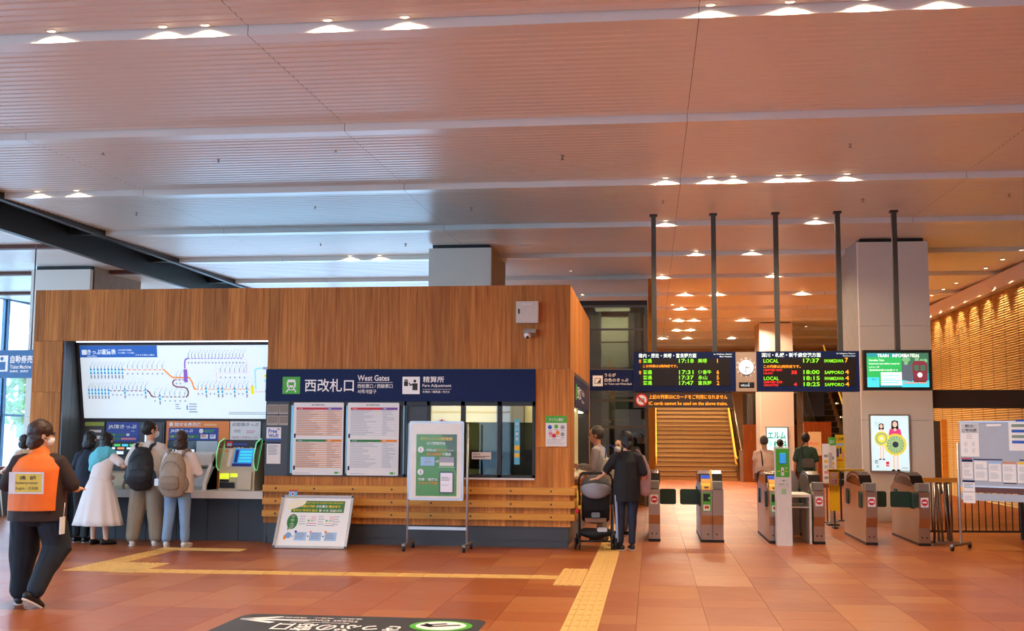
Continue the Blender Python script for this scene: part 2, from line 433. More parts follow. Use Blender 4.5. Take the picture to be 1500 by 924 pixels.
# ------------------------------------------------------------------ columns
def column(label, x0, x1, y0, y1, zt):
    t = thing('column', label, 'column', ((x0 + x1) / 2, (y0 + y1) / 2, 0), kind='structure')
    mb = MB(); mb.box(x0 + .03, x1 - .03, y0 + .26, y1, 0, zt + .25, CONC); mb.build('concrete_shaft', t, True)
    mb = MB(); mb.box(x0 + .06, x1 - .06, y0 + .1, y0 + .3, 0, zt + .2, CHAR); mb.build('shadow_joint', t, True)
    h = (0, 1.9, 3.7, zt - .03)
    for a, b in zip(h, h[1:]):
        mb = MB(); mb.box(x0, x1, y0, y0 + .12, a + .003, b - .003, CLAD); mb.build('cladding_panel', t, True)
    return t
colR = column('pale clad column standing just behind the right-hand ticket gates', 3.97, 5.28, 22.4, 24.8, 5.36)
column('pale clad column rising behind the middle of the wooden ticket office', -4.46, -3.19, 22.4, 24.9, 5.36)
column('pale clad column at the far left behind the ticket office', -13.28, -11.94, 22.9, 25.4, 5.10)
column('distant pale column between the stairs and the escalator', 3.56, 4.63, 38.35, 40.5, 5.36)

# ------------------------------------------------------------------ glazed walls
MULL = mat('mullion_blue_grey', '4f6f8e', .35, .3)
def glazing(name, label, p0, p1, h, step, trans):
    p0 = Vector(p0); p1 = Vector(p1); d = (p1 - p0); n = max(1, round(d.length / step)); d /= n; ang = math.atan2(d.y, d.x); L = d.length
    t = thing(name, label, None, p0, ang, kind='structure')
    mb = MB(); mb.box(-.04, .04, -.09, .09, 0, h, MULL); mb.box(-.09, -.06, -.03, .03, 0, h, MULL); mm = mb.mesh('mullion')
    zs = [0] + trans + [h]
    pm = []
    for a, b in zip(zs, zs[1:]):
        mb = MB(); mb.box(.04, L - .04, -.006, .006, a + .03, b - .03, GLASS); pm.append(mb.mesh('pane'))
    for i in range(n + 1): inst(mm, t, (i * L, 0, 0), name='mullion')
    for i in range(n):
        for m in pm: inst(m, t, (i * L, 0, 0), name='pane')
    mb = MB()
    for z in zs: mb.box(0, n * L, -.05, .05, z - .03, z + .03, MULL)
    mb.build('transom', t)
    return t
glazing('window_1', 'tall glazed wall along the left side of the hall', (-17.1, -8.4, 0), (-17.1, 34, 0), 5.12, 2.75, [2.03, 3.6])
glazing('window_2', 'glazed end wall far behind the ticket office', (-14.9, 34.1, 0), (-4.6, 34.1, 0), 5.3, 5.15, [])
mb = MB(); mb.box(-17.2, -14.9, 34.0, 34.2, 0, 5.6, CLAD); mb.box(-4.75, -4.55, 34.1, 50.8, 0, 5.7, CLAD); tag(mb.build('wall_end'), 'pale wall beside the end glazing behind the ticket office', kind='structure')
# solid walls
WARMW = mat('warm_plaster', 'c9a478', .7, var=.05)
mb = MB(); mb.box(-5, 8.3, 50.6, 50.9, 0, 5.7, WARMW); tag(mb.build('wall_back'), 'warm plastered wall at the far end of the hall', kind='structure')
glazing('window_6', 'glazed entrance front behind the camera', (-17.1, -8.6, 0), (-5.0, -8.6, 0), 5.12, 2.75, [2.4])
mb = MB(); mb.box(-5.0, 8.3, -8.8, -8.6, 0, 5.7, WHITEP); tag(mb.build('wall_rear'), 'plain wall behind the camera', kind='structure')
mb = MB(); mb.box(8.22, 8.4, -8.7, 51, 0, 5.7, BRWOOD); wallR = mb.build('wall_right'); tag(wallR, 'right-hand wall of golden horizontal louvre panels', kind='structure')
GOLD = mat('golden_louvre', 'c8a75e', .55, var=.12, scale=6)
mb = MB(); rows = 88
for i in range(rows):
    z0 = i * 5.0 / rows; z1 = (i + 1) * 5.0 / rows; b = len(mb.v)
    mb.v += [(-.004, .01, z0), (-.004, .97, z0), (-.038, .97, z0 + .008), (-.038, .01, z0 + .008), (-.004, .97, z1), (-.004, .01, z1)]
    mb.face((b, b + 1, b + 2, b + 3), GOLD); mb.face((b + 3, b + 2, b + 4, b + 5), GOLD)
LOUV = mb.mesh('louvre_panel')
for i in range(30): inst(LOUV, wallR, (8.2, 20.6 + i, 0), name='louvre_panel')
mb = MB(); mb.box(7.98, 8.22, 18, 50.5, 5.02, 5.36, WHITEP); mb.build('cornice', wallR)
BEAMM = mat('dark_beam', '3a2e26', .6)
mb = MB(); mb.box(5.25, 8.2, 22.5, 22.95, 2.14, 2.48, BEAMM); tag(mb.build('trim_1'), 'dark beam spanning from the right column to the louvre wall', kind='structure')
t = thing('door_1', 'dark recessed doorway in the golden louvre wall', None, (8.12, 33.85, 0), kind='structure')
mb = MB(); mb.box(-.05, .08, -.6, .6, .0, 2.05, BLACK); mb.build('door_leaf', t)
mb = MB(); mb.prism([(-.68, 0), (-.6, 0), (-.6, 2.08), (-.68, 2.08)], -.1, .08, RAILW, 'YZ'); mb.prism([(.6, 0), (1.1, 0), (.85, 1.1), (.62, 2.08), (.6, 2.08)], -.1, .08, RAILW, 'YZ'); mb.build('door_jamb', t)
t = thing('wall_handrail', 'thick honey-coloured wooden handrail mounted on the louvre wall', 'handrail', (7.9, 29, .9))
mb = MB(); mb.tube([(0, -3.0, -.02), (0, 1.6, .02)], .085, RAILY, 10); mb.build('rail', t)
for y in (-2.2, 0, 1.2):
    mb = MB(); mb.cyl((0, y, -.02), (.26, y, -.12), .02, STEEL, 8); mb.build('bracket', t)

# ------------------------------------------------------------------ outside, seen through the left glazing
mb = MB(); mb.box(-120, -17.3, -8.7, 140, -.4, -.05, mat('forecourt_paving', 'd2d6d8', .8)); mb.box(-17.3, -4.8, 34.3, 140, -.4, -.05, mat('forecourt_paving')); mb.box(-120, 40, -80, -8.9, -.4, -.05, mat('forecourt_paving', 'd2d6d8', .8)); tag(mb.build('ground'), 'pale forecourt paving outside the left windows', kind='structure')
LEAF = mat('foliage', '3f7a3c', .7, var=.3, scale=4); BARK = mat('bark', '5a4636', .9)
def tree(x, y, h, label):
    t = thing('street_tree', label, 'tree', (x, y, -.05), group=None)
    mb = MB(); mb.tube([(0, 0, 0), (.1, 0, h * .3), (0, .1, h * .6)], [.16, .13, .06], BARK); mb.build('trunk', t)
    mb = MB(); rr = random.Random(int(x * 7 + y))
    for i in range(160):
        a = rr.random() * 2 * PI; r = h * .28 * math.sqrt(rr.random()); z = h * (.4 + .58 * rr.random()); f = 1 - abs(z / h - .65) * 1.5
        c = Vector((r * f * math.cos(a), r * f * math.sin(a), z)); s = h * .06
        q = [Vector((rr.uniform(-1, 1), rr.uniform(-1, 1), rr.uniform(-1, 1))) * s for _ in range(3)]
        b = len(mb.v); mb.v += [tuple(c + k) for k in q] + [tuple(c - (q[0] + q[1] + q[2]) * .5)]
        for f3 in ((0, 1, 2), (0, 2, 3), (1, 3, 2), (0, 3, 1)): mb.face([b + i3 for i3 in f3], LEAF)
    mb.build('crown', t)
tree(-25, 40, 4.2, 'small green tree outside the left windows, nearest the glass')
tree(-33, 57, 5, 'green street tree outside, beyond the nearest one')
tree(-43, 68, 6, 'distant green street tree seen through the left glazing')
def house(x, y, w, d, h, hexc, label):
    t = thing('building', label, 'building', (x, y, -.05)); wm = mat('render_' + hexc, hexc, .8)
    mb = MB(); mb.box(-w / 2, w / 2, 0, d, 0, h, wm); mb.build('wall', t)
    mb = MB(); mb.box(-w / 2 - .2, w / 2 + .2, -.2, d + .2, h, h + .3, FRAME); mb.build('roof', t)
    wi = MB(); wi.box(-.6, .6, -.05, .02, 0, 1.3, mat('far_window', '5c7c99', .2)); wm2 = wi.mesh('window')
    z = 1.2
    while z + 1.6 < h:
        for i in range(int(w // 2.4)): inst(wm2, t, (-w / 2 + 1.4 + i * 2.4, 0, z), name='window')
        z += 3
house(-62, 92, 24, 10, 7, 'c9d2da', 'low pale building across the forecourt outside the left windows')
house(-44, 104, 15, 10, 9, '8fb0c8', 'blue-grey building further off outside the left windows')
# ------------------------------------------------------------------ wooden ticket office
K = 16.19; XL, XR, ZT, KB = -9.30, -1.15, 3.73, 21.3
off = thing('ticket_office', 'wood-clad ticket office block with navy sign band and service windows', 'ticket office', (-5.2, 18.7, 0), kind='structure')
def planks(x0, x1, z0, z1, y=K, depth=.03, lo=.15, hi=.30):
    x = x0
    while x < x1 - 1e-4:
        w = min(random.uniform(lo, hi), x1 - x)
        if x1 - x - w < .08: w = x1 - x
        mb = MB(); mb.box(x + .0012, x + w - .0012, y - random.uniform(0, .002), y + depth, z0 + .002, z1 - .002, WOOD); mb.build('wood_plank', off, True); x += w
def planks_side(y0, y1, z0, z1, x=XR):
    y = y0
    while y < y1 - 1e-4:
        w = min(random.uniform(.2, .35), y1 - y)
        if y1 - y - w < .1: w = y1 - y
        mb = MB(); mb.box(x - .03, x + random.uniform(0, .002), y + .0012, y + w - .0012, z0 + .002, z1 - .002, WOOD); mb.build('wood_plank', off, True); y += w
planks(XL, -5.62, 2.95, ZT); planks(-5.62, XR, 2.52, ZT)
planks(XL, -8.83, 2.18, 2.95); planks(XL, -8.83, 0.0, 2.18)
planks(-1.65, XR, 1.40, 2.52); planks(-1.65, XR, .29, 1.40); planks(-5.62, -1.65, .29, .97)
planks_side(K, KB, 2.52, ZT); planks_side(K, 17.0, .29, 2.52); planks_side(17.0, KB, .29, .97); planks_side(21.0, KB, .97, 2.52)
mb = MB()
mb.box(XL + .03, XR - .04, K + .8, KB - .05, 3.55, 3.68, DARK)                      # roof
mb.box(XL, XR, KB - .04, KB, 0, ZT, WHITEP); mb.box(XL, XL + .04, K + .03, KB, 0, ZT, WOOD)
mb.box(-5.62, XR - .03, K + .03, K + .06, 2.55, ZT, DARK); mb.box(XL, -5.62, K + .03, K + .06, 2.97, ZT, DARK)
mb.box(-5.6, XR - .03, K + .035, K + .07, .1, .96, DARK); mb.box(-1.62, -1.2, K + .035, K + .07, .96, 2.55, DARK)
mb.build('backing', off, True)
mb = MB(); mb.box(-5.62, XR - .04, K + .05, K + .12, 0, .29, DARK); mb.box(XR - .12, XR - .05, K + .12, KB - .05, 0, .29, DARK); mb.build('plinth', off, True)
# honey rails wrapped round the corner, with bolt heads
bolt = MB(); bolt.tube([(0, 0, 0), (0, -.008, 0)], .014, CHAR, 8); boltm = bolt.mesh('bolt')
for z0, z1 in ((.74, .84), (.56, .655), (.385, .475)):
    mb = MB(); mb.prism([(-5.62, K), (-5.62, K - .065), (XR + .065, K - .065), (XR + .065, 20.9), (XR, 20.9), (XR, K)], z0, z1, RAILW, 'XY')
    r = mb.build('guard_rail', off, True)
    for i in range(8):
        b = bpy.data.objects.new('bolt', boltm); COL.objects.link(b); b.parent = r; b.location = (-5.42 + .572 * i, K - .065, (z0 + z1) / 2)
# sign band over the windows
band = MB(); band.box(-5.62, -1.65, K - .05, K + .03, 2.05, 2.515, NAVY); band = band.build('sign_band', off, True)
WT = mat('letter_white', 'efe9e6', .5, var=.01, emit=.12)
F = Flat(); B0 = (-5.62, K - .05, 2.05)
def px(x): return x + 5.62
def pz(z): return z - 2.05
F.rect(px(-5.365), pz(2.155), px(-5.10), pz(2.405), GREEN, 1)
tx, tz = px(-5.2325), pz(2.28)                                                     # little train pictogram
F.poly([(tx - .062, tz - .03), (tx + .062, tz - .03), (tx + .07, tz + .03), (tx + .052, tz + .085), (tx - .052, tz + .085), (tx - .07, tz + .03)], WT, 2)
F.rect(tx - .045, tz + .0, tx + .045, tz + .045, GREEN, 3); F.disc(tx - .035, tz - .015, .010, GREEN, 3, 8); F.disc(tx + .035, tz - .015, .010, GREEN, 3, 8)
F.line([(tx - .03, tz - .035), (tx - .07, tz - .095)], .016, WT, 2); F.line([(tx + .03, tz - .035), (tx + .07, tz - .095)], .016, WT, 2); F.rect(tx - .05, tz - .07, tx + .05, tz - .058, WT, 2)
F.text('西改札口', px(-5.03), pz(2.185), .19, WT, 2, .735, .010)
F.text('West Gates', px(-4.24), pz(2.345), .085, WT, 2, .47, .012); F.rect(px(-4.24), pz(2.318), px(-3.72), pz(2.324), WT, 2)
F.text('西检票口 / 西驗票口', px(-4.24), pz(2.24), .06, WT, 2, .52, .008); F.text('서쪽개찰구', px(-4.24), pz(2.16), .06, WT, 2, .28, .008)
F.rect(px(-3.575), pz(2.155), px(-3.32), pz(2.405), WT, 2)                          # fare adjustment pictogram
qx, qz = px(-3.4475), pz(2.28)
F.rect(qx - .105, qz - .01, qx - .045, qz + .06, INK, 3); F.rect(qx - .098, qz + .065, qx - .05, qz + .085, INK, 3); F.disc(qx + .055, qz + .062, .022, INK, 3, 12)
F.rect(qx + .02, qz - .07, qx + .095, qz + .03, INK, 3); F.line([(qx + .03, qz + .02), (qx - .01, qz + .0), (qx - .025, qz + .03)], .018, INK, 3)
F.text('精算所', px(-3.275), pz(2.32), .09, WT, 2, .31, .014); F.text('Fare Adjustment', px(-3.28), pz(2.245), .055, WT, 2, .42, .008)
F.rect(px(-3.28), pz(2.222), px(-2.86), pz(2.226), WT, 2); F.text('补票处 / 補票處 / 정산소', px(-3.28), pz(2.17), .035, WT, 2, .40, .006)
F.build('lettering', band, B0)
# window zone: grey panel, frames, panes
ww = thing('window_3', 'service windows of the ticket office under the navy sign band', None, (-3.6, K, .97), kind='structure')
mb = MB(); mb.box(-5.62, -5.25, K - .01, K + .03, .97, 2.05, DARK); mb.box(-5.25, -3.20, K + .02, K + .05, .97, 2.05, DARK); mb.build('grey_panel', ww, True)
mb = MB()
for x0, x1 in ((-5.275, -5.235), (-3.545, -3.515), (-3.215, -3.17), (-2.72, -2.66), (-2.19, -2.13), (-1.69, -1.65)): mb.box(x0, x1, K - .03, K + .06, .97, 2.05, CHAR)
mb.box(-5.25, -1.65, K - .03, K + .06, 1.99, 2.05, CHAR); mb.box(-5.25, -1.65, K - .03, K + .06, .97, 1.01, CHAR); mb.build('window_frame', ww, True)
mb = MB(); mb.box(-2.7, -1.65, K - .07, K + .03, .945, .97, WHITEP); mb.build('window_sill', ww, True)
for x0, x1 in ((-3.17, -2.72), (-2.66, -2.19), (-2.13, -1.69)):
    mb = MB(); mb.box(x0, x1, K + .01, K + .016, 1.76, 1.99, GLASS); mb.build('pane', ww, True)
    mb = MB(); mb.box(x0, x1, K + .01, K + .016, 1.01, 1.755, GLASSD); mb.build('tinted_pane', ww, True)
# the room behind the glass
CREAM = mat('office_wall_cream', 'd8cfa0', .7)
rm = thing('office_interior', 'cream office room seen through the service windows', None, (-3.4, 18, 0), kind='structure')
mb = MB(); mb.box(-5.6, -1.22, 18.9, 19.0, .3, 2.9, CREAM); mb.box(-5.6, -5.5, K + .1, 19, .3, 2.9, CREAM); mb.box(-5.6, -1.22, K + .1, 19, 2.85, 2.95, CREAM)
mb.box(-5.6, -1.22, K + .1, 19, .25, .3, DARK); mb.build('walls', rm, True)
mb = MB(); mb.box(-2.55, -2.1, 18.7, 18.9, .3, 2.08, mat('office_cabinet', '6b6a66', .5)); mb.box(-1.9, -1.35, 18.6, 18.9, .3, 1.9, mat('office_locker', '8d837b', .5)); mb.build('cabinets', rm, True)
mb = MB(); mb.box(-3.1, -1.3, K + .45, K + 1.1, .95, .99, mat('desk_top', '8f8d89', .5)); mb.build('desk', rm, True)
d = bpy.data.lights.new('office_lamp', 'AREA'); d.energy = 75; d.color = (1, .86, .55); d.shape = 'RECTANGLE'; d.size = 2.4; d.size_y = .3
lo = bpy.data.objects.new('office_lamp', d); COL.objects.link(lo); lo.location = (-2.8, 17.6, 2.82); lo.parent = rm; lo.matrix_parent_inverse = PM[rm.name].inverted()
mb = MB(); mb.box(-4.0, -1.6, 17.45, 17.75, 2.83, 2.85, mat('office_tube', 'fff0c8', .4, emit=3)); mb.build('ceiling_tube', rm, True)
for (x, w, h, lab) in ((-2.07, .19, .25, 'taller white file box standing inside the right service window'), (-1.86, .15, .17, 'shorter white file box inside the right service window')):
    t = thing('file_box', lab, 'box', (x + w / 2, K + .5, .99)); bm_ = mat('file_box_white', 'd5d8da', .5)
    mb = MB(); mb.box(-w / 2, w / 2, 0, .25, 0, h, bm_); mb.build('body', t); mb = MB(); mb.box(-w / 2 - .004, w / 2 + .004, -.004, .254, h, h + .02, PAPER); mb.build('lid', t)
t = thing('desk_monitor', 'black monitor on the desk inside the left service window', 'monitor', (-2.5, K + .7, .99))
mb = MB(); mb.box(-.2, .2, 0, .04, .08, .36, BLACK, .01); mb.build('screen', t); mb = MB(); mb.box(-.03, .03, .01, .03, 0, .1, BLACK); mb.box(-.1, .1, -.05, .12, 0, .012, BLACK); mb.build('stand', t)
t = thing('office_chair', 'dark office chair behind the tinted service window', 'chair', (-1.75, 17.6, .3), rz=.4)
mb = MB(); mb.rbox(-.22, .22, .2, .26, .5, 1.05, .08, BLACK); mb.build('backrest', t); mb = MB(); mb.rbox(-.24, .24, -.22, .22, .42, .49, .03, BLACK); mb.build('seat', t)
mb = MB(); mb.cyl((0, 0, .06), (0, 0, .42), .03, CHAR); mb.build('stem', t)
mb = MB()
for i in range(5): mb.tube([(0, 0, .08), (.27 * math.cos(i * 1.257), .27 * math.sin(i * 1.257), .03)], .02, CHAR, 6)
mb.build('base', t)
# printed things on the glass
def card(name, label, cat, x0, x1, z0, z1, y, flat=None, th=.004, mt=PAPER, group=None):
    t = thing(name, label, cat, (x0, y, z0), group=group)
    mb = MB(); mb.box(0, x1 - x0, -th, 0, 0, z1 - z0, mt); mb.build('sheet', t)
    if flat: flat.build('print', t, (0, -th, 0))
    return t
F = Flat(); F.text('お知らせ', .02, .06, .025, INK, 1, .1); F.lines(.02, .015, .26, .045, 2, INK, 1, .5)
card('notice_placard', 'small white placard stuck low on the left tinted pane', 'placard', -2.56, -2.28, 1.23, 1.33, K - .002, F)
SKYB = mat('sticker_blue', '58b6d9', .5)
F = Flat(); F.rect(.005, .2, .075, .27, YEL, 1); F.rect(.005, .1, .075, .16, YEL, 1)
for i in range(4): F.text('窓口案'[i % 3], .04, .55 - i * .07, .045, PAPER, 1, center=True)
card('window_sticker', 'tall narrow light blue sticker on the right service window', 'sticker', -1.95, -1.87, 1.16, 1.80, K - .002, F, .002, SKYB)
F = Flat(); F.disc(.06, .045, .03, RED, 1, 12); F.disc(.06, .045, .012, PAPER, 2, 10)
t = thing('round_sign', 'white half-round sign with red emblem above the poster stand inside window', 'sign', (-3.0, K + .004, 1.72))
mb = MB(); mb.prism([(.075 * math.cos(PI * i / 14), .085 * math.sin(PI * i / 14)) for i in range(15)], -.008, -.004, PAPER, 'XZ'); mb.build('plate', t); F2 = Flat(); F2.disc(0, .05, .022, RED); F2.build('emblem', t, (0, -.008, 0))
# grey notice panel left of the timetables
TAUPE = mat('photo_taupe', '8d7f72', .6, var=.25, scale=30)
for i, (x, z, lab) in enumerate(((-5.6, 1.86, 'upper left'), (-5.42, 1.86, 'upper right'), (-5.6, 1.70, 'lower left'), (-5.42, 1.70, 'lower right'))):
    F = Flat(); F.rect(.01, .03, .16, .13, TAUPE, 1); F.lines(.01, .005, .16, .028, 2, INKG, 1)
    card('photo_notice', lab + ' small brown photo notice on the grey panel beside the timetables', 'notice', x, x + .17, z, z + .14, K - .012, F, .003, mat('notice_beige', 'b9ab9c', .6))
F = Flat(); F.text('Free', .03, .105, .06, BLUE, 1, .13, .03); F.text('Wi-Fi', .03, .035, .06, BLUE, 1, .15, .03); F.rect(0, 0, .22, .026, BLUE, 1)
F.line([(.17, .15), (.18, .165), (.19, .15)], .006, BLUE, 1); F.line([(.16, .155), (.18, .18), (.20, .155)], .006, BLUE, 1)
card('wifi_sign', 'white sign with blue Free Wi-Fi lettering', 'sign', -5.60, -5.38, 1.48, 1.67, K - .012, F)
F = Flat(); F.rect(0, .29, .21, .31, NAVY, 1); F.lines(.02, .12, .19, .27, 8, INKG, 1)
card('instruction_sheet', 'white instruction sheet under the Free Wi-Fi sign', 'notice', -5.59, -5.38, 1.14, 1.45, K - .012, F)
# timetables
def timetable(label, x0, w, rowc, stripe):
    t = thing('timetable_poster', label, 'timetable', (x0, K - .03, .985)); h = 1.045
    mb = MB(); mb.box(0, w, -.015, 0, 0, h, PAPER, .012); mb.build('board', t)
    F = Flat(); F.text('旭川駅時刻表', w * .36, h - .045, .022, INK, 1, w * .26)
    for (a, b, top, cols) in ((.06, .97, h - .07, (RED, PURP)), (.06, .97, h * .5 - .01, (DGREEN, ORG))):
        F.rect(w * a, top - .035, w * .66, top, cols[0], 1); F.rect(w * .66, top - .035, w * b, top, cols[1], 1)
        F.text('のりば', w * .1, top - .028, .02, PAPER, 2); F.text('時刻', w * .7, top - .028, .02, PAPER, 2)
        for i in range(14):
            z = top - .055 - i * .0265
            F.rect(w * a, z - (.0055 if stripe else .002), w * b, z + (.0055 if stripe else .002), rowc if stripe else INKL, 1)
            F.rect(w * a, z + .007, w * (.3 + .3 * random.random()), z + .017, INKL, 2); F.rect(w * .68, z + .007, w * (.75 + .2 * random.random()), z + .017, INKL, 2)
        F.rect(w * .02, top - .44, w * .055, top - .38, NAVY, 1)
    F.rect(w * .84, .02, w * .91, .05, GREEN, 1); F.text('JR', w * .92, .024, .02, INK, 1)
    F.rect(w * .06, .02, w * .35, .03, INKL, 1)
    F.build('print', t, (0, -.015, 0)); return t
timetable('left timetable poster with orange row stripes under the navy sign', -5.19, .75, mat('row_orange', 'e6953a', .6), True)
timetable('right timetable poster with plain grey rows under the navy sign', -4.38, .76, INKL, False)
for x in (-5.235, -4.41, -3.56): 
    mb = MB(); mb.box(x, x + .05 if x > -5 else x + .04, K - .02, K + .02, 1.0, 2.0, mat('frame_teal', '6f8d92', .3, .6)); mb.build('poster_channel', ww, True)  # teal-grey metal channels beside the timetable posters
# flyer, switch box and camera on the wood
F = Flat(); F.rect(.0, .33, .30, .43, GREEN, 1); F.text('サイクル案内', .15, .355, .045, PAPER, 2, .2, center=True); F.lines(.02, .02, .28, .1, 5, INKL, 1)
for x, z, c in ((.06, .27, BLUE), (.15, .28, GREEN), (.24, .27, INKG), (.07, .18, PINK), (.17, .19, ORG), (.24, .17, INKG), (.12, .15, RED)): F.disc(x, z, .03, c, 1, 10); F.rect(x - .03, z - .055, x + .03, z - .04, INKL, 1)
card('event_flyer', 'white flyer with a green header on the right wooden pier', 'flyer', -1.50, -1.20, 1.42, 1.85, K - .004, F)
t = thing('switch_box', 'cream metal box with a small latch high on the wood wall', 'cabinet', (-1.92, K, 3.17)); CB = mat('cream_metal', 'd9cfc0', .45)
mb = MB(); mb.box(0, .32, -.12, 0, 0, .31, CB); mb.build('body', t); mb = MB(); mb.box(.01, .31, -.128, -.12, .01, .30, CB, .006); dd = mb.build('door', t)
mb = MB(); mb.box(.03, .055, -.135, -.128, .13, .2, CHAR); mb.build('latch', dd); F = Flat(); F.text('警報設備', .16, .255, .022, PAPER, 1, .13, center=True); F.build('lettering', dd, (0, -.128, 0))
t = thing('security_camera', 'white dome security camera under the cream switch box', 'camera', (-1.72, K, 2.98))
mb = MB(); mb.prism([(0, .10), (-.16, .10), (-.19, .075), (-.19, .045), (0, .0)], -.09, .09, mat('camera_grey', '9a938a', .5), 'YZ'); mb.build('bracket', t)
mb = MB(); mb.ball((-.03, -.13, .015), .055, WHITEP); mb.build('dome', t); mb = MB(); mb.ball((-.03, -.165, -.02), .022, BLACK); mb.build('lens', t)
# counter opening on the side of the office
sw = thing('window_4', 'open service counter on the right-hand side of the ticket office', None, (XR, 19, .95), kind='structure')
mb = MB(); mb.box(XR - .5, XR - .4, 17.0, 21, .9, 2.5, mat('counter_back', '5f625c', .5)); mb.box(XR - .5, XR, 17.0, 17.05, .97, 2.5, DARK); mb.box(XR - .5, XR, 20.95, 21, .97, 2.5, DARK)
mb.box(XR - .5, XR, 17.0, 21, 2.46, 2.52, DARK); mb.build('reveal', sw, True)
mb = MB(); mb.box(XR - .45, XR + .1, 17.0, 21, .93, .97, mat('counter_cream', 'e8dcc4', .35)); mb.build('counter_top', sw, True)
mb = MB(); mb.box(XR - .08, XR + .01, 17.05, 20.95, 2.02, 2.46, NAVY); sb = mb.build('sign_band', sw, True)
F = Flat(); F.rect(.12, .1, .36, .34, GREEN); F.text('西改札口', .5, .12, .2, WT, 1, .9, .016); F.text('West Gates', 1.6, .2, .1, WT, 1); F.text('精算所 Fare Adjustment', 1.6, .07, .07, WT, 1); F.build('lettering', sb, (XR + .01 , 17.1, 2.02), (0, 1, 0), (0, 0, 1))
mb = MB(); mb.box(XR - .2, XR - .1, 17.1, 20.9, 1.98, 2.0, mat('strip_light', 'fff0cf', .4, emit=4)); mb.build('strip_light', sw, True)

# ------------------------------------------------------------------ recess with the ticket machines
RC = mat('recess_panel', '6f7d86', .4, .3); RB = mat('recess_dark', '3b3a3d', .45)
rec = thing('wall_recess', 'dark grey recess in the ticket office holding the ticket machines', None, (-7.2, K + .5, 0), kind='structure')
mb = MB(); mb.box(-8.85, -8.80, K + .03, 16.46, .0, 2.95, RC); mb.box(-8.85, -8.80, 16.47, 16.9, .0, 2.95, RC); mb.build('side_panel', rec, True)
mb = MB(); mb.box(-8.8, -5.5, 16.76, 16.82, 0, 2.95, RB); mb.box(-8.8, -5.5, K + .04, 16.8, 2.95, 3.0, RB); mb.box(-5.62, -5.58, K + .03, 16.8, 0, 2.95, DARK); mb.build('back_panel', rec, True)
mb = MB(); mb.box(-8.65, -5.65, K + .06, K + .12, 2.935, 2.95, mat('recess_tube', 'e9f2ff', .4, emit=2.2)); mb.build('strip_light', rec, True)
mb = MB(); mb.box(-8.5, -5.63, K - .02, 16.76, .63, .74, mat('counter_white', 'dcd6cd', .4)); cn = mb.build('machine_counter'); tag(cn, 'long off-white counter ledge below the ticket machines', 'counter')
mb = MB()
for i in range(6): x = -8.45 + i * .475; mb.box(x, x + .468, 16.42, 16.5, .0, .63, mat('under_panel', '33353c', .5))
mb.box(-8.78, -5.6, 16.5, 16.55, 0, .63, BLACK); mb.build('under_panel', rec, True)
# backlit fare map
fm = thing('fare_map', 'large backlit white railway fare map above the ticket machines', 'map board', (-8.72, 16.47, 2.93), rx=.0)
W, Hh = 3.05, 1.13; uyv = Vector((0, -.25, 1.10)).normalized()
mb = MB(); b0 = Vector((0, .27, -1.13))
def fmp(u, v, n=0): return tuple(b0 + Vector((u, 0, 0)) + uyv * v + Vector((0, -uyv.z, uyv.y)) * n)
def slab(u0, u1, v0, v1, n0, n1, mt):
    b = len(mb.v); mb.v += [fmp(u, v, n) for n in (n0, n1) for u, v in ((u0, v0), (u1, v0), (u1, v1), (u0, v1))]
    for q in ((3, 2, 1, 0), (4, 5, 6, 7), (0, 1, 5, 4), (1, 2, 6, 5), (2, 3, 7, 6), (3, 0, 4, 7)): mb.face([b + i for i in q], mt)
slab(-.05, W + .05, -.06, Hh + .05, -.06, -.005, RB); mb.build('frame', fm)
mb = MB(); slab(0, W, 0, Hh, -.004, .004, PAPL); scr = mb.build('lit_panel', fm)
def lm(name, h): return mat(name, h, .5, emit=.55, var=0)
mBL, mOR, mBR, mPU, mTE, mYE, mGY, mPK, mCY = lm('map_blue', '2a63b8'), lm('map_orange', 'ee8d1e'), lm('map_maroon', '7a2838'), lm('map_purple', '8a5fc0'), lm('map_teal', '1f8fc4'), lm('map_yellow', 'f2e21c'), lm('map_grey', '8f9ba6'), lm('map_pink', 'd79fb0'), lm('map_cyan', '8fd3ea')
def mp_(cx, cy):
    t = (cy - 120) / 530; return ((cx - 105 - 40 * t) / (1365 - 50 * t) * W * 1.0, (1 - t) * Hh)
F = Flat()
a = mp_(106, 205); b = mp_(662, 122); F.rect(0.0, a[1], b[0], Hh, mBL, 1)
p = mp_(125, 185); F.rect(p[0], p[1], p[0] + .08, p[1] + .075, PAPL, 2); p = mp_(165, 185); F.text('きっぷ運賃表', p[0], p[1], .085, PAPL, 2, .46, .02); p = mp_(165, 200); F.text('Fare Chart', p[0], p[1], .022, PAPL, 2, .15)
p = mp_(385, 160); F.text('JR北海道線 普通運賃', p[0], p[1], .03, PAPL, 2, .22); p = mp_(385, 178); F.text('おとな運賃・こども運賃', p[0], p[1], .025, PAPL, 2, .26); p = mp_(510, 194); F.text('のりかえ駅のご案内', p[0], p[1], .025, PAPL, 2, .3)
def station(cx, cy, blue=False, s=1.0, yel=False):
    x, y = mp_(cx, cy)
    F.line([(x - .005, y + .07), (x + .05 * s, y + .07 + .07 * s)], .006, mGY, 2); F.line([(x, y + .02), (x, y + .07)], .012, mGY, 2)
    if yel: F.rect(x - .025, y - .07, x + .025, y + .06, mYE, 3)
    elif blue: F.rect(x - .014, y + .01, x + .014, y + .035, mTE, 3); F.rect(x - .014, y - .05, x + .014, y - .022, mTE, 3); F.rect(x - .014, y - .022, x + .014, y + .01, mCY, 3); F.rect(x - .013, y - .12, x + .013, y - .065, mGY, 2)
    else: F.rect(x - .012, y - .075, x + .012, y - .05, mGY, 2)
def seg(pts, m, w=.016): F.line([mp_(*q) for q in pts], w, m, 2)
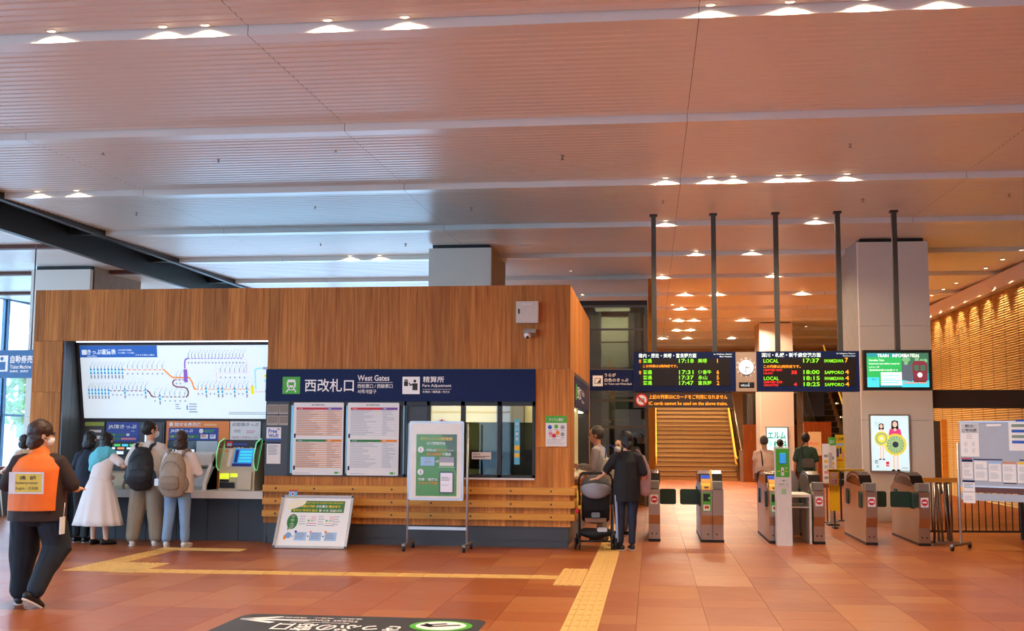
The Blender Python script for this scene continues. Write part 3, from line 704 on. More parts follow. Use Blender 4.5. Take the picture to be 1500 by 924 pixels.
def dash(x0, x1, y, n, m, w=.014):
    for i in range(n): seg([(x0 + (x1 - x0) * (i + .1) / n, y), (x0 + (x1 - x0) * (i + .6) / n, y)], m, w)
for i in range(10): station(190 + i * 25, 303, True)
dash(380, 705, 295, 9, mOR); [station(452 + i * 35, 295) for i in range(8)]
seg([(705, 292), (760, 345), (775, 352), (885, 352), (905, 385), (918, 432), (930, 437)], mOR, .022); dash(930, 1310, 437, 14, mOR)
for i in range(13): station(945 + i * 28, 440, i in (2, 5, 6, 9, 12))
station(1320, 440, yel=True)
for i in range(7): station(178 + i * 23, 452, True)
dash(320, 590, 448, 9, mBR)
for i in range(9): station(345 + i * 29, 448, i in (3, 8))
seg([(590, 446), (605, 460), (618, 485), (632, 492)], mBR, .02); dash(632, 860, 492, 8, mBR)
for i in range(7): station(642 + i * 35, 492, i == 1)
seg([(860, 492), (873, 480), (876, 455), (868, 432), (850, 422), (795, 420), (772, 405), (768, 385), (780, 370)], mBR, .02); dash(780, 865, 368, 3, mBR)
station(795, 365); station(822, 365)
p = mp_(862, 372); F.rect(p[0] - .03, p[1] - .03, p[0] + .03, p[1] + .17, mPU, 3)
seg([(857, 285), (857, 240), (864, 220), (880, 214)], mPU, .022); dash(880, 1270, 214, 17, mPU)
for i in range(17): station(884 + i * 24, 216)
seg([(1275, 222), (1290, 225), (1290, 318), (1075, 318), (1075, 385)], mPK, .008)
for i in range(6): station(1105 + i * 33, 322)
seg([(1345, 435), (1345, 300), (1360, 287), (1395, 285)], mCY, .02); dash(1340, 1400, 455, 3, mPK)
for cx, cy, n, m in ((1400, 295, '札幌方面', mGY), (1405, 350, '新千歳', mYE), (1405, 385, '空港', mCY), (1405, 460, '小樽', mGY)):
    p = mp_(cx, cy); F.rect(p[0], p[1], p[0] + .12, p[1] + .04, m, 2)
p = mp_(785, 590); F.lines(p[0], p[1], p[0] + .09, p[1] + .1, 3, mGY); p = mp_(862, 615); F.rect(p[0], p[1] + .06, p[0] + .02, p[1] + .13, mTE, 2); F.lines(p[0] + .04, p[1], p[0] + .2, p[1] + .16, 4, mGY)
p = mp_(1150, 625); F.lines(p[0], p[1], p[0] + .6, p[1] + .05, 2, mGY, rag=.1)
F.build('map_print', scr, fmp(0, 0, .004), (1, 0, 0), tuple(uyv))
# ticket machine fronts
BEI = mat('machine_beige', 'cfc8b0', .4); MG = mat('machine_grey', 'aab2b6', .35, .2); OR = mat('machine_orange', 'ef8419', .4); SCRB = mat('touch_screen', '2f8fd6', .3, emit=.7, var=.1, scale=12); SCRD = mat('screen_dark', '1d3038', .2)
JB = mat('machine_blue', '2a3f9e', .45); SCW = mat('screen_white', 'dff0ff', .3, emit=.8); SCG = mat('screen_green', '3fc24c', .3, emit=.6); SCC = mat('screen_cyan', '3ec4e0', .3, emit=.7); SCO = mat('screen_orange', 'f0903a', .3, emit=.6)
YW = 16.75
m = thing('ticket_machine', 'blue-fronted ticket machine behind the woman in the white dress', 'ticket machine', (-8.35, YW, .74))
mb = MB(); mb.box(0, .53, -.02, 0, .70, 1.0, JB); hd = mb.build('header', m)
F = Flat(); F.text('JR線きっぷ', .03, .19, .075, PAPER, 1, .46, .02); F.text('Ticket', .4, .155, .018, PAPER, 1); F.disc(.05, .105, .022, PAPER, 1); F.rect(.08, .09, .15, .12, GREEN, 1); F.rect(.18, .09, .30, .12, DGREEN, 1); F.rect(.33, .09, .38, .125, PAPER, 1); F.rect(.02, .03, .24, .06, DGREEN, 1); F.rect(.25, .03, .49, .06, PINK, 1); F.build('lettering', hd, (0, -.02, .70))
mb = MB(); mb.box(0, .53, -.03, 0, .48, .69, BLACK); ds = mb.build('display', m)
F = Flat()
for i, c in enumerate((SCW, SCG, SCC, SCG)): F.rect(.02 + i * .125, .15, .12 + i * .125, .185, c, 1)
for i, c in enumerate((SCW, SCO, SCW)): F.rect(.05 + i * .15, .105, .16 + i * .15, .135, c, 1)
F.rect(.02, .03, .3, .075, SCW, 1); F.build('screen_picture', ds, (0, -.03, .48))
mb = MB(); mb.box(0, .53, -.06, 0, .22, .47, DARK); mb.prism([(.40, .22), (.53, .22), (.53, .42)], -.065, -.06, JB, 'XZ'); mb.build('front_panel', m)
mb = MB(); mb.prism([(0, 0), (-.42, 0), (-.45, .05), (-.30, .24), (0, .26)], .0, .50, BEI, 'YZ'); cons = mb.build('console', m)
mb = MB(); mb.rbox(.04, .22, -.36, -.30, .14, .20, .02, BLACK); mb.build('note_slot', cons)
mb = MB(); mb.box(.04, .09, -.46, -.42, .02, .12, RED); mb.build('card_slot', cons)
t = thing('green_price_panel', 'narrow dark panel with a green strip left of the blue ticket machine', 'panel', (-8.72, YW, 1.30))
mb = MB(); mb.box(0, .34, -.015, 0, 0, .45, mat('price_dark', '4a443f', .5)); mb.build('plate', t)
F = Flat(); F.rect(.02, .38, .33, .44, mat('lime_strip', 'a8bf4a', .5)); F.rect(.1, .28, .29, .32, PAPER); F.rect(.11, .18, .30, .23, PAPER); F.build('print', t, (0, -.015, 0))
m = thing('ticket_machine', 'dark grey ticket machine hidden behind the man with the black backpack', 'ticket machine', (-7.81, YW, .74))
mb = MB(); mb.box(0, .40, -.03, 0, .3, 1.0, DARK); mb.build('header', m); mb = MB(); mb.box(.03, .37, -.04, -.03, .33, .96, RB); mb.build('front_panel', m)
mb = MB(); mb.box(.1, .13, -.05, -.04, .7, .9, SCW); mb.build('strip_display', m)
mb = MB(); mb.prism([(0, 0), (-.42, 0), (-.45, .05), (-.30, .24), (0, .28)], .0, .40, BEI, 'YZ'); mb.build('console', m)
m = thing('ticket_machine', 'orange-framed ticket machine with blue JR sign behind the woman in white', 'ticket machine', (-7.38, YW, .74))
mb = MB(); mb.box(0, 1.0, -.02, 0, .92, 1.02, OR); mb.box(0, .04, -.02, 0, 0, .92, OR); mb.box(.83, 1.0, -.02, 0, 0, .92, OR); hd = mb.build('surround', m)
F = Flat(); F.disc(.075, .05, .03, PAPER, 1); F.text('話せる券売機', .13, .02, .06, PAPER, 1, .42, .02); F.rect(.6, .03, .8, .06, mat('pale_orange', 'f5bd80', .5), 1); F.build('lettering', hd, (0, -.02, .92))
mb = MB(); mb.box(.04, .83, -.025, 0, .73, .915, JB); hd = mb.build('header', m)
F = Flat(); F.text('JR線きっぷ', .03, .11, .06, PAPER, 1, .36, .018); F.disc(.52, .14, .035, PAPER, 1); F.text('指定席', .57, .115, .05, GREEN, 1, .16, .02); F.rect(.02, .03, .23, .08, DGREEN, 1); F.text('Sきっぷ', .04, .04, .03, PAPER, 2)
F.rect(.26, .03, .48, .08, DGREEN, 1); F.text('Rきっぷ', .28, .04, .03, PAPER, 2); F.rect(.51, .025, .63, .09, PAPER, 1); F.rect(.66, .025, .75, .09, PAPER, 1); F.lines(.52, .035, .62, .085, 2, RED, 2); F.lines(.67, .035, .74, .085, 2, BLUE, 2); F.build('lettering', hd, (.04, -.025, .73))
mb = MB(); mb.box(.04, .5, -.05, 0, .52, .72, SCRD); sc_ = mb.build('display', m); F = Flat(); [F.rect(.02 + i * .11, .02, .1 + i * .11, .07, SCW) for i in range(4)]; F.build('screen_picture', sc_, (.04, -.05, .52))
mb = MB(); mb.box(.5, .83, -.05, 0, .55, .72, MG); mb.prism([(0, .30), (-.22, .36), (-.24, .52), (-.05, .56), (0, .56)], .5, .83, WHITEP, 'YZ'); mb.build('side_panel', m)
mb = MB(); mb.prism([(0, 0), (-.40, 0), (-.42, .06), (-.18, .30), (0, .36)], .04, .83, MG, 'YZ'); cons = mb.build('console', m)
mb = MB(); mb.prism([(0, 0), (-.46, 0), (-.44, .12), (-.12, .50), (0, .52)], .78, .83, WHITEP, 'YZ'); mb.build('privacy_fin', m)
F = Flat(); F.disc(.64, .22, .075, NAVY, 1, 20); F.text('電話', .64, .235, .03, PAPER, 2, center=True); F.text('案内', .64, .19, .03, PAPER, 2, center=True); F.build('round_label', m, (0, -.29, .0), (1, 0, 0), (0, .7, .714))
t = card('price_sheet', 'white sheet of nearby ticket prices above the green-lit ticket machine', 'notice', -6.37, -5.89, 1.47, 1.76, YW - .01,
    Flat().text('近距離きっぷ', .03, .215, .055, INKG, 1, .42, .02).lines(.06, .11, .2, .16, 2, INKG, 1).lines(.26, .1, .4, .15, 2, PINK, 1).text('ICカードチャージ', .05, .03, .035, RED, 1, .38, .01))
m = thing('ticket_machine', 'beige touch-screen ticket machine with glowing green side wings', 'ticket machine', (-6.06, 16.75, .74))
mb = MB(); mb.prism([(0, 0), (-.50, 0), (-.50, .30), (-.46, .34), (-.30, .66), (0, .70)], -.27, .27, BEI, 'YZ'); mb.build('body', m)
mb = MB(); mb.box(-.26, .24, -.32, -.02, .56, .74, CHAR); hd = mb.build('header', m); F = Flat(); F.text('JR線きっぷ', .12, .03, .045, PAPER, 1, .30, .014); F.rect(.12, .10, .34, .13, JB, 1); F.rect(.02, .08, .11, .16, RED, 1); F.rect(.03, .09, .1, .13, LBLUE, 2); F.build('lettering', hd, (-.26, -.32, .56))
uyq = Vector((0, .16, .32)).normalized(); nq = Vector((0, -uyq.z, uyq.y)); oq = Vector((-.10, -.455, .352))
F = Flat(); F.rect(0, 0, .30, .29, SCRB, 1); F.rect(0, .0, .30, .05, JB, 2); F.rect(.02, .06, .07, .27, JB, 2)
for i in range(4): F.rect(.09, .07 + i * .05, .28, .105 + i * .05, SCC, 2)
F.build('touch_screen', m, oq, (1, 0, 0), tuple(uyq)); F = Flat(); F.rect(0, .0, .05, .28, PAPER); F.disc(-.04, .25, .018, ORG); F.build('coin_strip', m, oq + Vector((-.08, 0, 0)), (1, 0, 0), tuple(uyq))
mb = MB(); mb.box(-.25, -.12, -.525, -.50, .17, .25, mat('lit_slot', 'd9ec38', .4, emit=.8)); mb.box(-.09, .02, -.525, -.50, .2, .25, mat('lit_slot')); mb.build('ticket_slot', m)
mb = MB(); mb.box(-.25, -.03, -.53, -.50, .04, .12, BLACK); mb.box(-.25, -.12, -.52, -.5, .13, .165, BLACK); mb.build('coin_tray', m)
mb = MB(); mb.prism([(-.57, .02), (-.50, .02), (-.50, .28), (-.54, .28)], .03, .24, BEI, 'YZ'); mb.build('cash_box', m)
LG = mat('wing_edge_green', '7fe8a0', .3, emit=.55); WG = glass('wing_film', 'd9d6c4', .25, .15)
for s in (-1, 1):
    wing = [(-.50, .30), (-.58, .36), (-.60, .52), (-.50, .70), (-.30, .76), (-.24, .74), (-.40, .40), (-.44, .30)]
    mb = MB(); mb.prism(wing, s * .285 - .006, s * .285 + .006, WG, 'YZ'); wo = mb.build('side_wing', m)
    mb = MB(); mb.tube([(s * .285, y, z) for y, z in wing], .009, LG, 6, True); mb.build('lit_edge', wo)
# ------------------------------------------------------------------ leaning information board
lean = math.atan2(.40, .70)
t = thing('information_board', 'white framed information board leaning against the office rails', 'notice board', (-4.70, 15.47, 0.0), rx=-.50)
W2, H2 = 1.05, .80
mb = MB(); mb.rbox(-W2 / 2 + .02, W2 / 2 - .02, -.002, .012, .02, H2 - .02, .02, PAPER); bd = mb.build('panel', t)
mb = MB(); x, z = W2 / 2, H2
for a, b, c, d_ in ((-x, x, 0, .035), (-x, x, z - .035, z), (-x, -x + .035, 0, z), (x - .035, x, 0, z)): mb.rbox(a, b, -.022, .02, c, d_, .016, ALU)
mb.build('frame', t)
for sx in (-1, 1):
    for zz in (.02, z - .02): mb = MB(); mb.ball((sx * (x - .02), -.022, zz), (.016, .008, .016), CHAR, 8, 6); mb.build('corner_cap', t)
F = Flat(); GB = mat('board_green', '3f7f45', .5)
F.rect(.17, .54, .93, .72, GB, 1); F.text('reservations may be needed with rail travel', .24, .675, .028, YEL, 2, .66, .02)
F.text('列車の予約', .30, .615, .042, YEL, 2, .2, .02); F.text('が必要な', .52, .615, .042, PAPER, 2, .17, .02); F.text('場合有り', .7, .615, .042, YEL, 2, .17, .02)
F.text('열차의 예약이 필요', .19, .555, .036, YEL, 2, .36, .02); F.text('할 수도 있습니다', .57, .555, .036, PAPER, 2, .33, .02)
F.poly([(.10, .66), (.13, .70), (.24, .735), (.37, .73), (.355, .67), (.30, .63), (.22, .60), (.12, .575)], mat('cream_paper', 'f4ecd2', .6), 3)
F.disc(.215, .40, .078, DGREEN, 1, 24, .115); F.poly([(.16, .33), (.165, .26), (.20, .31)], DGREEN, 1)
for i, q in enumerate(('指定席', 'JR線', '乗車券', '+', '特急券', 'ご利用の', 'お客様へ')): F.text(q, .215, .475 - i * .03, .018, PAPER, 2, center=True)
for x in (.31, .58, .80): F.lines(x, .34, x + .10, .49, 4, INKL, 1)
for x, c1 in ((.42, RED), (.68, mat('peach', 'eab38c', .6))): F.rect(x, .375, x + .14, .383, c1, 1); F.rect(x, .345, x + .14, .352, JB, 1); F.lines(x + .05, .4, x + .13, .43, 2, INKG, 1); F.rect(x + .06, .44, x + .13, .49, mat('pale_pink', 'f0d0d0', .6), 1); F.disc(x + .025, .42, .014, GREEN, 1, 10)
for i, c in enumerate((JB, PINK, ORG)):
    x = .28 + i * .215; F.rect(x, .12, x + .17, .245, LBLUE, 1); F.lines(x + .02, .135, x + .15, .23, 4, INKG, 2, .4); F.disc(x + .01, .25, .018, c, 3, 12)
    if i < 2: F.disc(x + .193, .185, .011, INK, 1, 8)
F.disc(.19, .195, .045, mat('figure_blue', '7aa6d6', .5), 1, 12); F.disc(.145, .165, .022, ORG, 1, 12, .038)
F.text('=', .235, .17, .02, INKG, 1); F.build('print', bd, (-W2 / 2, -.002, 0))
t2 = thing('corner_tag', 'small blue and red tag clipped to the top corner of the leaning board', 'tag', (-5.13, 15.83, .70), rx=-.35)
mb = MB(); mb.box(0, .125, -.004, .004, -.03, .085, mat('tag_blue', '6fb6e2', .5)); g = mb.build('card', t2); F = Flat(); F.rect(0, .065, .125, .085, RED); F.disc(.06, .025, .026, PAPER); F.disc(.06, .025, .018, RED, 2); F.disc(.06, .025, .009, BLUE, 3); F.rect(0, -.03, .125, -.018, YEL); F.build('print', g, (0, -.004, 0))
# ------------------------------------------------------------------ poster stand
t = thing('poster_stand', 'wheeled poster stand with a green ticketless express poster', 'poster stand', (-2.93, 15.55, 0), rz=-.03)
for s in (-1, 1):
    mb = MB(); mb.cyl((s * .415, 0, .09), (s * .415, 0, 1.73), .016, ALU, 10); mb.build('upright', t)
    mb = MB(); mb.box(s * .415 - .022, s * .415 + .022, -.22, .36, .07, .10, mat('stand_foot', '8d8379', .4, .5)); f_ = mb.build('foot', t)
    for y in (-.2, .33):
        mb = MB(); mb.tube([(s * .415 - .016, y, .032), (s * .415 + .016, y, .032)], .032, BLACK, 12); mb.box(s * .415 - .008, s * .415 + .008, y - .015, y + .015, .03, .075, CHAR); mb.build('caster', f_)
mb = MB(); mb.box(-.415, .415, -.012, .012, .28, .32, ALU); mb.build('crossbar', t)
mb = MB(); mb.rbox(-.40, .37, -.05, -.015, .68, 1.76, .03, ALU); fr = mb.build('snap_frame', t)
mb = MB(); mb.rbox(-.37, .34, -.053, -.05, .71, 1.73, .01, mat('cream_board', 'e9e2da', .5)); mb.build('backing_sheet', fr)
F = Flat(); PG = mat('poster_green', '4c9134', .4); PG2 = mat('poster_dark_green', '3a5a2a', .4)
F.rect(0, 0, .57, .84, PG, 1); F.poly([(0, .84), (.57, .84), (.57, .30), (.35, .84)], PG2, 2)
F.text('チケットレス特急券', .06, .755, .048, YEL, 3, .45, .02); F.text('のご利用方法', .15, .695, .042, PAPER, 3, .26, .018)
F.disc(.065, .63, .042, PAPER, 3); F.text('1', .065, .61, .042, INK, 4, center=True); F.disc(.065, .325, .042, PAPER, 3); F.text('2', .065, .305, .042, INK, 4, center=True)
F.text('改札は', .145, .605, .038, PAPER, 3, .13, .018); F.text('ICカード', .275, .605, .04, ORG, 3, .17, .018); F.text('または', .455, .61, .02, PAPER, 3, .07); F.text('紙の乗車券', .145, .55, .038, ORG, 3, .21, .018); F.text('で通過', .36, .55, .038, PAPER, 3, .13, .018)
F.rect(.065, .41, .26, .53, LBLUE, 3); F.text('Kitaca', .165, .495, .018, INKG, 4, center=True); F.text('乗車券', .165, .445, .03, INKG, 4, center=True); F.text('or', .275, .455, .03, PAPER, 3)
F.rect(.33, .41, .53, .53, mat('card_grey', 'a29aa6', .4), 3); F.rect(.33, .41, .53, .455, mat('card_cream', 'e9e2d6', .4), 4); F.disc(.50, .43, .01, YEL, 5); F.rect(.31, .39, .55, .394, PAPER, 3)
F.rect(.33, .035, .53, .335, mat('phone_black', '2a2c33', .3), 3); F.rect(.345, .055, .515, .315, mat('phone_screen', 'efeaf2', .3), 4); F.lines(.36, .2, .5, .26, 3, INKG, 5); F.lines(.36, .13, .48, .16, 2, INKL, 5)
F.text('列車・座席は', .035, .205, .04, PAPER, 3, .27, .018); F.text('スマホで確認', .035, .155, .04, ORG, 3, .27, .018)
F.build('poster', fr, (-.295, -.053, .74)); mb = MB(); mb.box(-.37, .34, -.062, -.059, .71, 1.73, glass('poster_cover', 'ffffff', .004)); mb.build('clear_cover', fr)
# ------------------------------------------------------------------ floor sticker
t = thing('floor_sticker', 'dark grey floor sticker with arrow pointing to the ticket counter', 'floor sign', (-2.44, 9.3, 0))
mb = MB(); mb.rbox(-1.10, 1.04, -.85, .55, .0005, .003, .16, mat('sticker_charcoal', '35373a', .45), 5, 'XY'); st = mb.build('vinyl', t)
F = Flat()   # reads from the far side: u runs to the left, v runs toward the camera
F.text('きっぷの窓口', -.40, -.10, .34, WT, 1, 1.05, .02); F.text('Midori-no-madoguchi', .08, -.20, .06, WT, 1, .5); F.text('Ticket Counter', .02, -.31, .085, WT, 1, .56); F.text('售票处 · 매표소 · 票務櫃檯', .02, -.42, .05, WT, 1, .75)
F.line([(.42 + .05, -.26), (.42 + .6, -.26)], .07, WT, 1); F.line([(.42 + .32, -.12), (.42 + .6, -.26), (.42 + .32, -.40)], .07, WT, 1)
F.disc(-.70, -.16, .26, GREEN, 1, 32); F.disc(-.70, -.16, .21, WT, 2, 32); F.line([(-.84, -.20), (-.62, -.10), (-.55, -.16), (-.72, -.25)], .05, INK, 3); F.line([(-.62, -.14), (-.56, -.24)], .035, INK, 3)
F.build('lettering', st, (0, 0, .003), (-1, 0, 0), (0, -1, 0))
# ------------------------------------------------------------------ departure boards on ceiling posts
PYB = 19.3
for i, (x, lab) in enumerate(((.05, 'first grey ceiling post from the left, holding the left departure board'), (1.06, 'second grey ceiling post from the left above the departure boards'), (2.1, 'middle grey ceiling post above the right departure board'), (3.12, 'fourth grey ceiling post, at the right end of the departure board'), (4.04, 'rightmost grey ceiling post holding the train information screen'))):
    t = thing('ceiling_post', lab, 'post', (x, PYB + .1, 2.9))
    mb = MB(); mb.box(-.04, .04, -.04, .04, 0, 2.42, POSTM); mb.build('post', t)
    mb = MB(); mb.box(-.065, .065, -.065, .065, 2.42, 2.45, CHAR); mb.build('flange', t)
LEDB = mat('led_black', '1c1613', .4); LG_ = mat('led_green', '7fe02a', .4, emit=1.0, var=0); LO = mat('led_orange', 'f79a1c', .4, emit=1.1, var=0); LR = mat('led_red', 'ee2a2a', .4, emit=1.0, var=0); LW = mat('led_caption', 'd9eef0', .4, emit=.8, var=0)
def board(name, label, x0, x1, z0, z1, cap, sub, rows):
    t = thing(name, label, 'departure board', (x0, PYB, z0)); w = x1 - x0; h = z1 - z0
    mb = MB(); mb.box(0, w, -.06, .16, 0, h, NAVY); b = mb.build('case', t)
    mb = MB(); mb.box(.10, w - .09 if x0 < 1 else w - .06, -.064, -.06, .09, h - .115, LEDB); s = mb.build('led_panel', t)
    F = Flat(); F.text(cap, .085, h - .10, .075, LW, 1, .96, .016); F.text(sub[0], w - .06, h - .055, .026, LW, 1, .30, right=True); F.text(sub[1], w - .06, h - .095, .026, LW, 1, .2, right=True)
    for y, items in rows:
        for body, x, hh, m, ww in items: F.text(body, x, y, hh, m, 3, ww, .014)
    F.build('lettering', b, (0, -.06, 0)); return t
r = .068
b1 = [(.475, [('普通', .155, .07, LG_, .15), ('17:18', .755, r, LG_, .245), ('美瑛', 1.07, .07, LG_, .15), ('1', 1.385, r, LO, None), ('快速', .09, .06, LO, .035)]), (.395, [('この列車は2両編成です。', .155, .052, LO, .58)]),
      (.285, [('普通', .155, .07, LG_, .15), ('17:31', .755, r, LG_, .24), ('伊香牛', 1.07, .07, LG_, .22), ('6', 1.375, r, LO, None), ('快速', .09, .06, LO, .035)]),
      (.195, [('普通', .155, .07, LG_, .15), ('17:37', .755, r, LG_, .24), ('永山', 1.07, .07, LG_, .15), ('5', 1.375, r, LO, None)]), (.105, [('普通', .155, .07, LG_, .15), ('17:47', .755, r, LG_, .24), ('富良野', 1.07, .07, LG_, .22), ('2', 1.375, r, LO, None)])]
b1t = board('departure_board', 'left departure board in Japanese listing trains from 17:18', -.30, 1.39, 2.32, 2.98, '稚内・網走・美瑛・富良野方面', ('for Wakkanai, Abashiri', 'Biei, Furano'), b1)
b2 = [(.475, [('LOCAL', .115, .06, LG_, .245), ('17:37', .76, r, LG_, .26), ('IWAMIZAWA', 1.10, .055, LG_, .31), ('7', 1.43, .08, LO, .05)]), (.385, [('この列車は2両編成です。', .115, .052, LO, .6)]),
      (.335, [('LIMITED EXP.', .115, .035, LR, .31)]), (.285, [('LILAC', .115, .035, LR, .15), ('38', .565, .06, LR, .09), ('18:00', .76, r, LG_, .26), ('SAPPORO', 1.10, .055, LG_, .31), ('4', 1.43, .07, LO, .06)]),
      (.185, [('LOCAL', .115, .06, LG_, .245), ('18:15', .76, r, LG_, .26), ('IWAMIZAWA', 1.10, .055, LG_, .31), ('4', 1.43, .07, LO, .06)]),
      (.135, [('LIMITED EXP.', .115, .035, LR, .31)]), (.085, [('OKHOTSK', .115, .035, LR, .24), ('4', .60, .06, LR, .05), ('18:25', .76, r, LG_, .26), ('SAPPORO', 1.10, .055, LG_, .31), ('4', 1.43, .07, LO, .06)])]
b2t = board('departure_board', 'right departure board in English with SAPPORO and IWAMIZAWA trains', 1.73, 3.39, 2.32, 2.985, '深川・札幌・新千歳空港方面', ('for Fukagawa, Sapporo', 'New Chitose Airport'), b2)
t = thing('led_notice', 'brown sign with orange lettering about IC cards under the left departure board', 'sign', (-.31, PYB, 2.05))
mb = MB(); mb.box(0, 1.63, -.04, .1, 0, .26, mat('led_brown', '43322b', .5)); g = mb.build('case', t)
F = Flat(); F.disc(.14, .125, .105, RED, 1, 24); F.disc(.14, .125, .082, PAPER, 2, 24); F.rect(.09, .095, .19, .155, INKG, 3); F.text('IC', .115, .105, .035, PAPER, 4); F.line([(.075, .19), (.205, .06)], .024, RED, 5)
F.text('上記の列車はICカードをご利用になれません', .26, .14, .075, LO, 1, 1.30, .014); F.text('IC cards cannot be used on the above trains.', .26, .04, .06, LO, 1, 1.30, .012); F.build('lettering', g, (0, -.04, 0))
t = thing('station_clock', 'round white clock in a beige case between the two departure boards', 'clock', (1.39, PYB, 2.32))
mb = MB(); mb.box(0, .34, -.05, .12, 0, .655, mat('clock_case', 'b79f8a', .5)); g = mb.build('case', t); CLK = mat('clock_face', 'e8f0f6', .4, emit=.5, var=0)
mb = MB(); mb.tube([(.17, -.05, .40), (.17, -.075, .40)], .122, CLK, 28); dl = mb.build('dial', t)
F = Flat()
for i in range(12): a = i * PI / 6; F.text(str(i or 12), .17 + .15 * math.sin(a), .385 + .15 * math.cos(a), .03, CLK, 1, None, .02, True)
F.rect(.05, .055, .30, .15, BLACK, 1); F.text('9月21日', .08, .08, .035, LW, 2, .14); F.text('(土)', .2, .125, .018, LW, 2); F.build('numerals', g, (0, -.05, 0))
F = Flat(); F.line([(.17, .40), (.225, .385)], .012, INK, 1); F.line([(.17, .40), (.16, .31)], .008, INK, 1); F.disc(.17, .40, .01, INK, 1, 8); F.build('hands', dl, (0, -.076, 0))
t = thing('train_screen', 'wide screen reading TRAIN INFORMATION with a maroon train picture', 'screen', (3.46, PYB, 2.34))
mb = MB(); mb.box(0, 1.08, -.06, .08, 0, .66, BLACK); g = mb.build('case', t)
def em(n, h, e=.8): return mat(n, h, .35, emit=e, var=.04)
sg, scy, sdg, smr, swh, str_, sor = em('tv_green', '2fae5c'), em('tv_cyan', '49cfe6'), em('tv_foliage', '3c6e58'), em('tv_maroon', '7a3340'), em('tv_white', 'f2fbff'), em('tv_teal', '2b8f96'), em('tv_orange', 'f07a3a')
F = Flat(); F.rect(.05, .05, 1.03, .61, str_, 1); F.rect(.05, .10, .60, .545, sg, 2); F.rect(.60, .28, 1.03, .61, sdg, 2); F.rect(.60, .05, 1.03, .16, scy, 2)
for i in range(14): F.disc(.63 + random.random() * .38, .44 + random.random() * .14, .035, em('tv_leaf', '7fae86'), 3, 8)
F.text('TRAIN   INFORMATION', .22, .54, .055, swh, 4, .66, .014); F.text('Norokko Train', .085, .475, .035, swh, 4, .24); F.text('Reserved seat ticket required', .085, .415, .035, swh, 4, .48); F.text('しれとこ号', .085, .365, .028, swh, 4, .16); F.text('座席指定券が必要です', .085, .315, .028, swh, 4, .46)
F.rect(.05, .05, .24, .21, scy, 3); F.text('ご案内', .145, .16, .035, str_, 4, .12, center=True); F.rect(.27, .08, .60, .295, swh, 3); F.text('指定席券 ¥840', .29, .215, .05, scy, 4, .28); F.lines(.29, .1, .58, .19, 3, scy, 4)
F.poly([(.60, .17), (.60, .41), (.76, .42), (.76, .14)], em('tv_coach', '55606c'), 4); F.rect(.77, .15, 1.0, .44, smr, 5); F.poly([(.77, .44), (1.0, .44), (.96, .48), (.81, .48)], smr, 5)
for x in (.80, .90): F.rect(x, .32, x + .07, .41, sdg, 6)
F.disc(.885, .25, .04, swh, 6, 12); F.rect(.79, .13, .98, .15, BLACK, 5); F.text('NOROKKO TRAIN', .62, .105, .035, sor, 6, .36, .02); F.build('screen_picture', g, (0, -.06, 0))
t = thing('hanging_sign', 'navy sign with a ticket pictogram at the left of the departure boards', 'sign', (-1.04, PYB, 2.33))
mb = MB(); mb.box(0, .735, -.03, .05, 0, .355, NAVY); g = mb.build('panel', t); mb = MB(); mb.box(.735, .75, -.035, .055, -.01, .365, FRAME); mb.box(0, .75, -.035, .055, .355, .365, FRAME); mb.build('edge_trim', t)
F = Flat(); F.rect(.05, .075, .22, .255, WT, 1); F.rect(.085, .115, .185, .21, INK, 2); F.rect(.093, .123, .177, .202, WT, 3); F.poly([(.12, .13), (.19, .21), (.185, .13)], INK, 4)
F.text('うらが', .25, .235, .06, WT, 1, .19, .014); F.text('白色のきっぷ', .25, .15, .06, WT, 1, .4, .014); F.text('for Ticket with White Back', .25, .10, .03, WT, 1, .46); F.build('lettering', g, (0, -.03, 0))
# left hanging sign
t = thing('hanging_sign', 'blue hanging ticket machine sign at the left edge in front of windows', 'sign', (-12.55, 20, 2.58), rz=-.12)
SB = mat('sign_blue', '1d5f9a', .4); mb = MB(); mb.box(0, 1.35, -.04, .04, 0, .52, SB); g = mb.build('panel', t)
for x in (.25, 1.1): mb = MB(); mb.cyl((x, 0, .52), (x, 0, 2.5), .012, FRAME, 6); mb.build('hanger', t)
F = Flat(); F.rect(.3, .12, .65, .42, WT, 1); F.disc(.52, .36, .035, SB, 2, 12); F.rect(.46, .15, .60, .30, SB, 2); F.rect(.34, .2, .42, .36, SB, 2); F.text('自動券売機', .70, .27, .15, WT, 1, .6, .02); F.text('Ticket Machine', .70, .17, .07, WT, 1, .45); F.text('售票机 · 售票機', .7, .1, .045, WT, 1, .4); F.build('lettering', g, (0, -.04, 0))
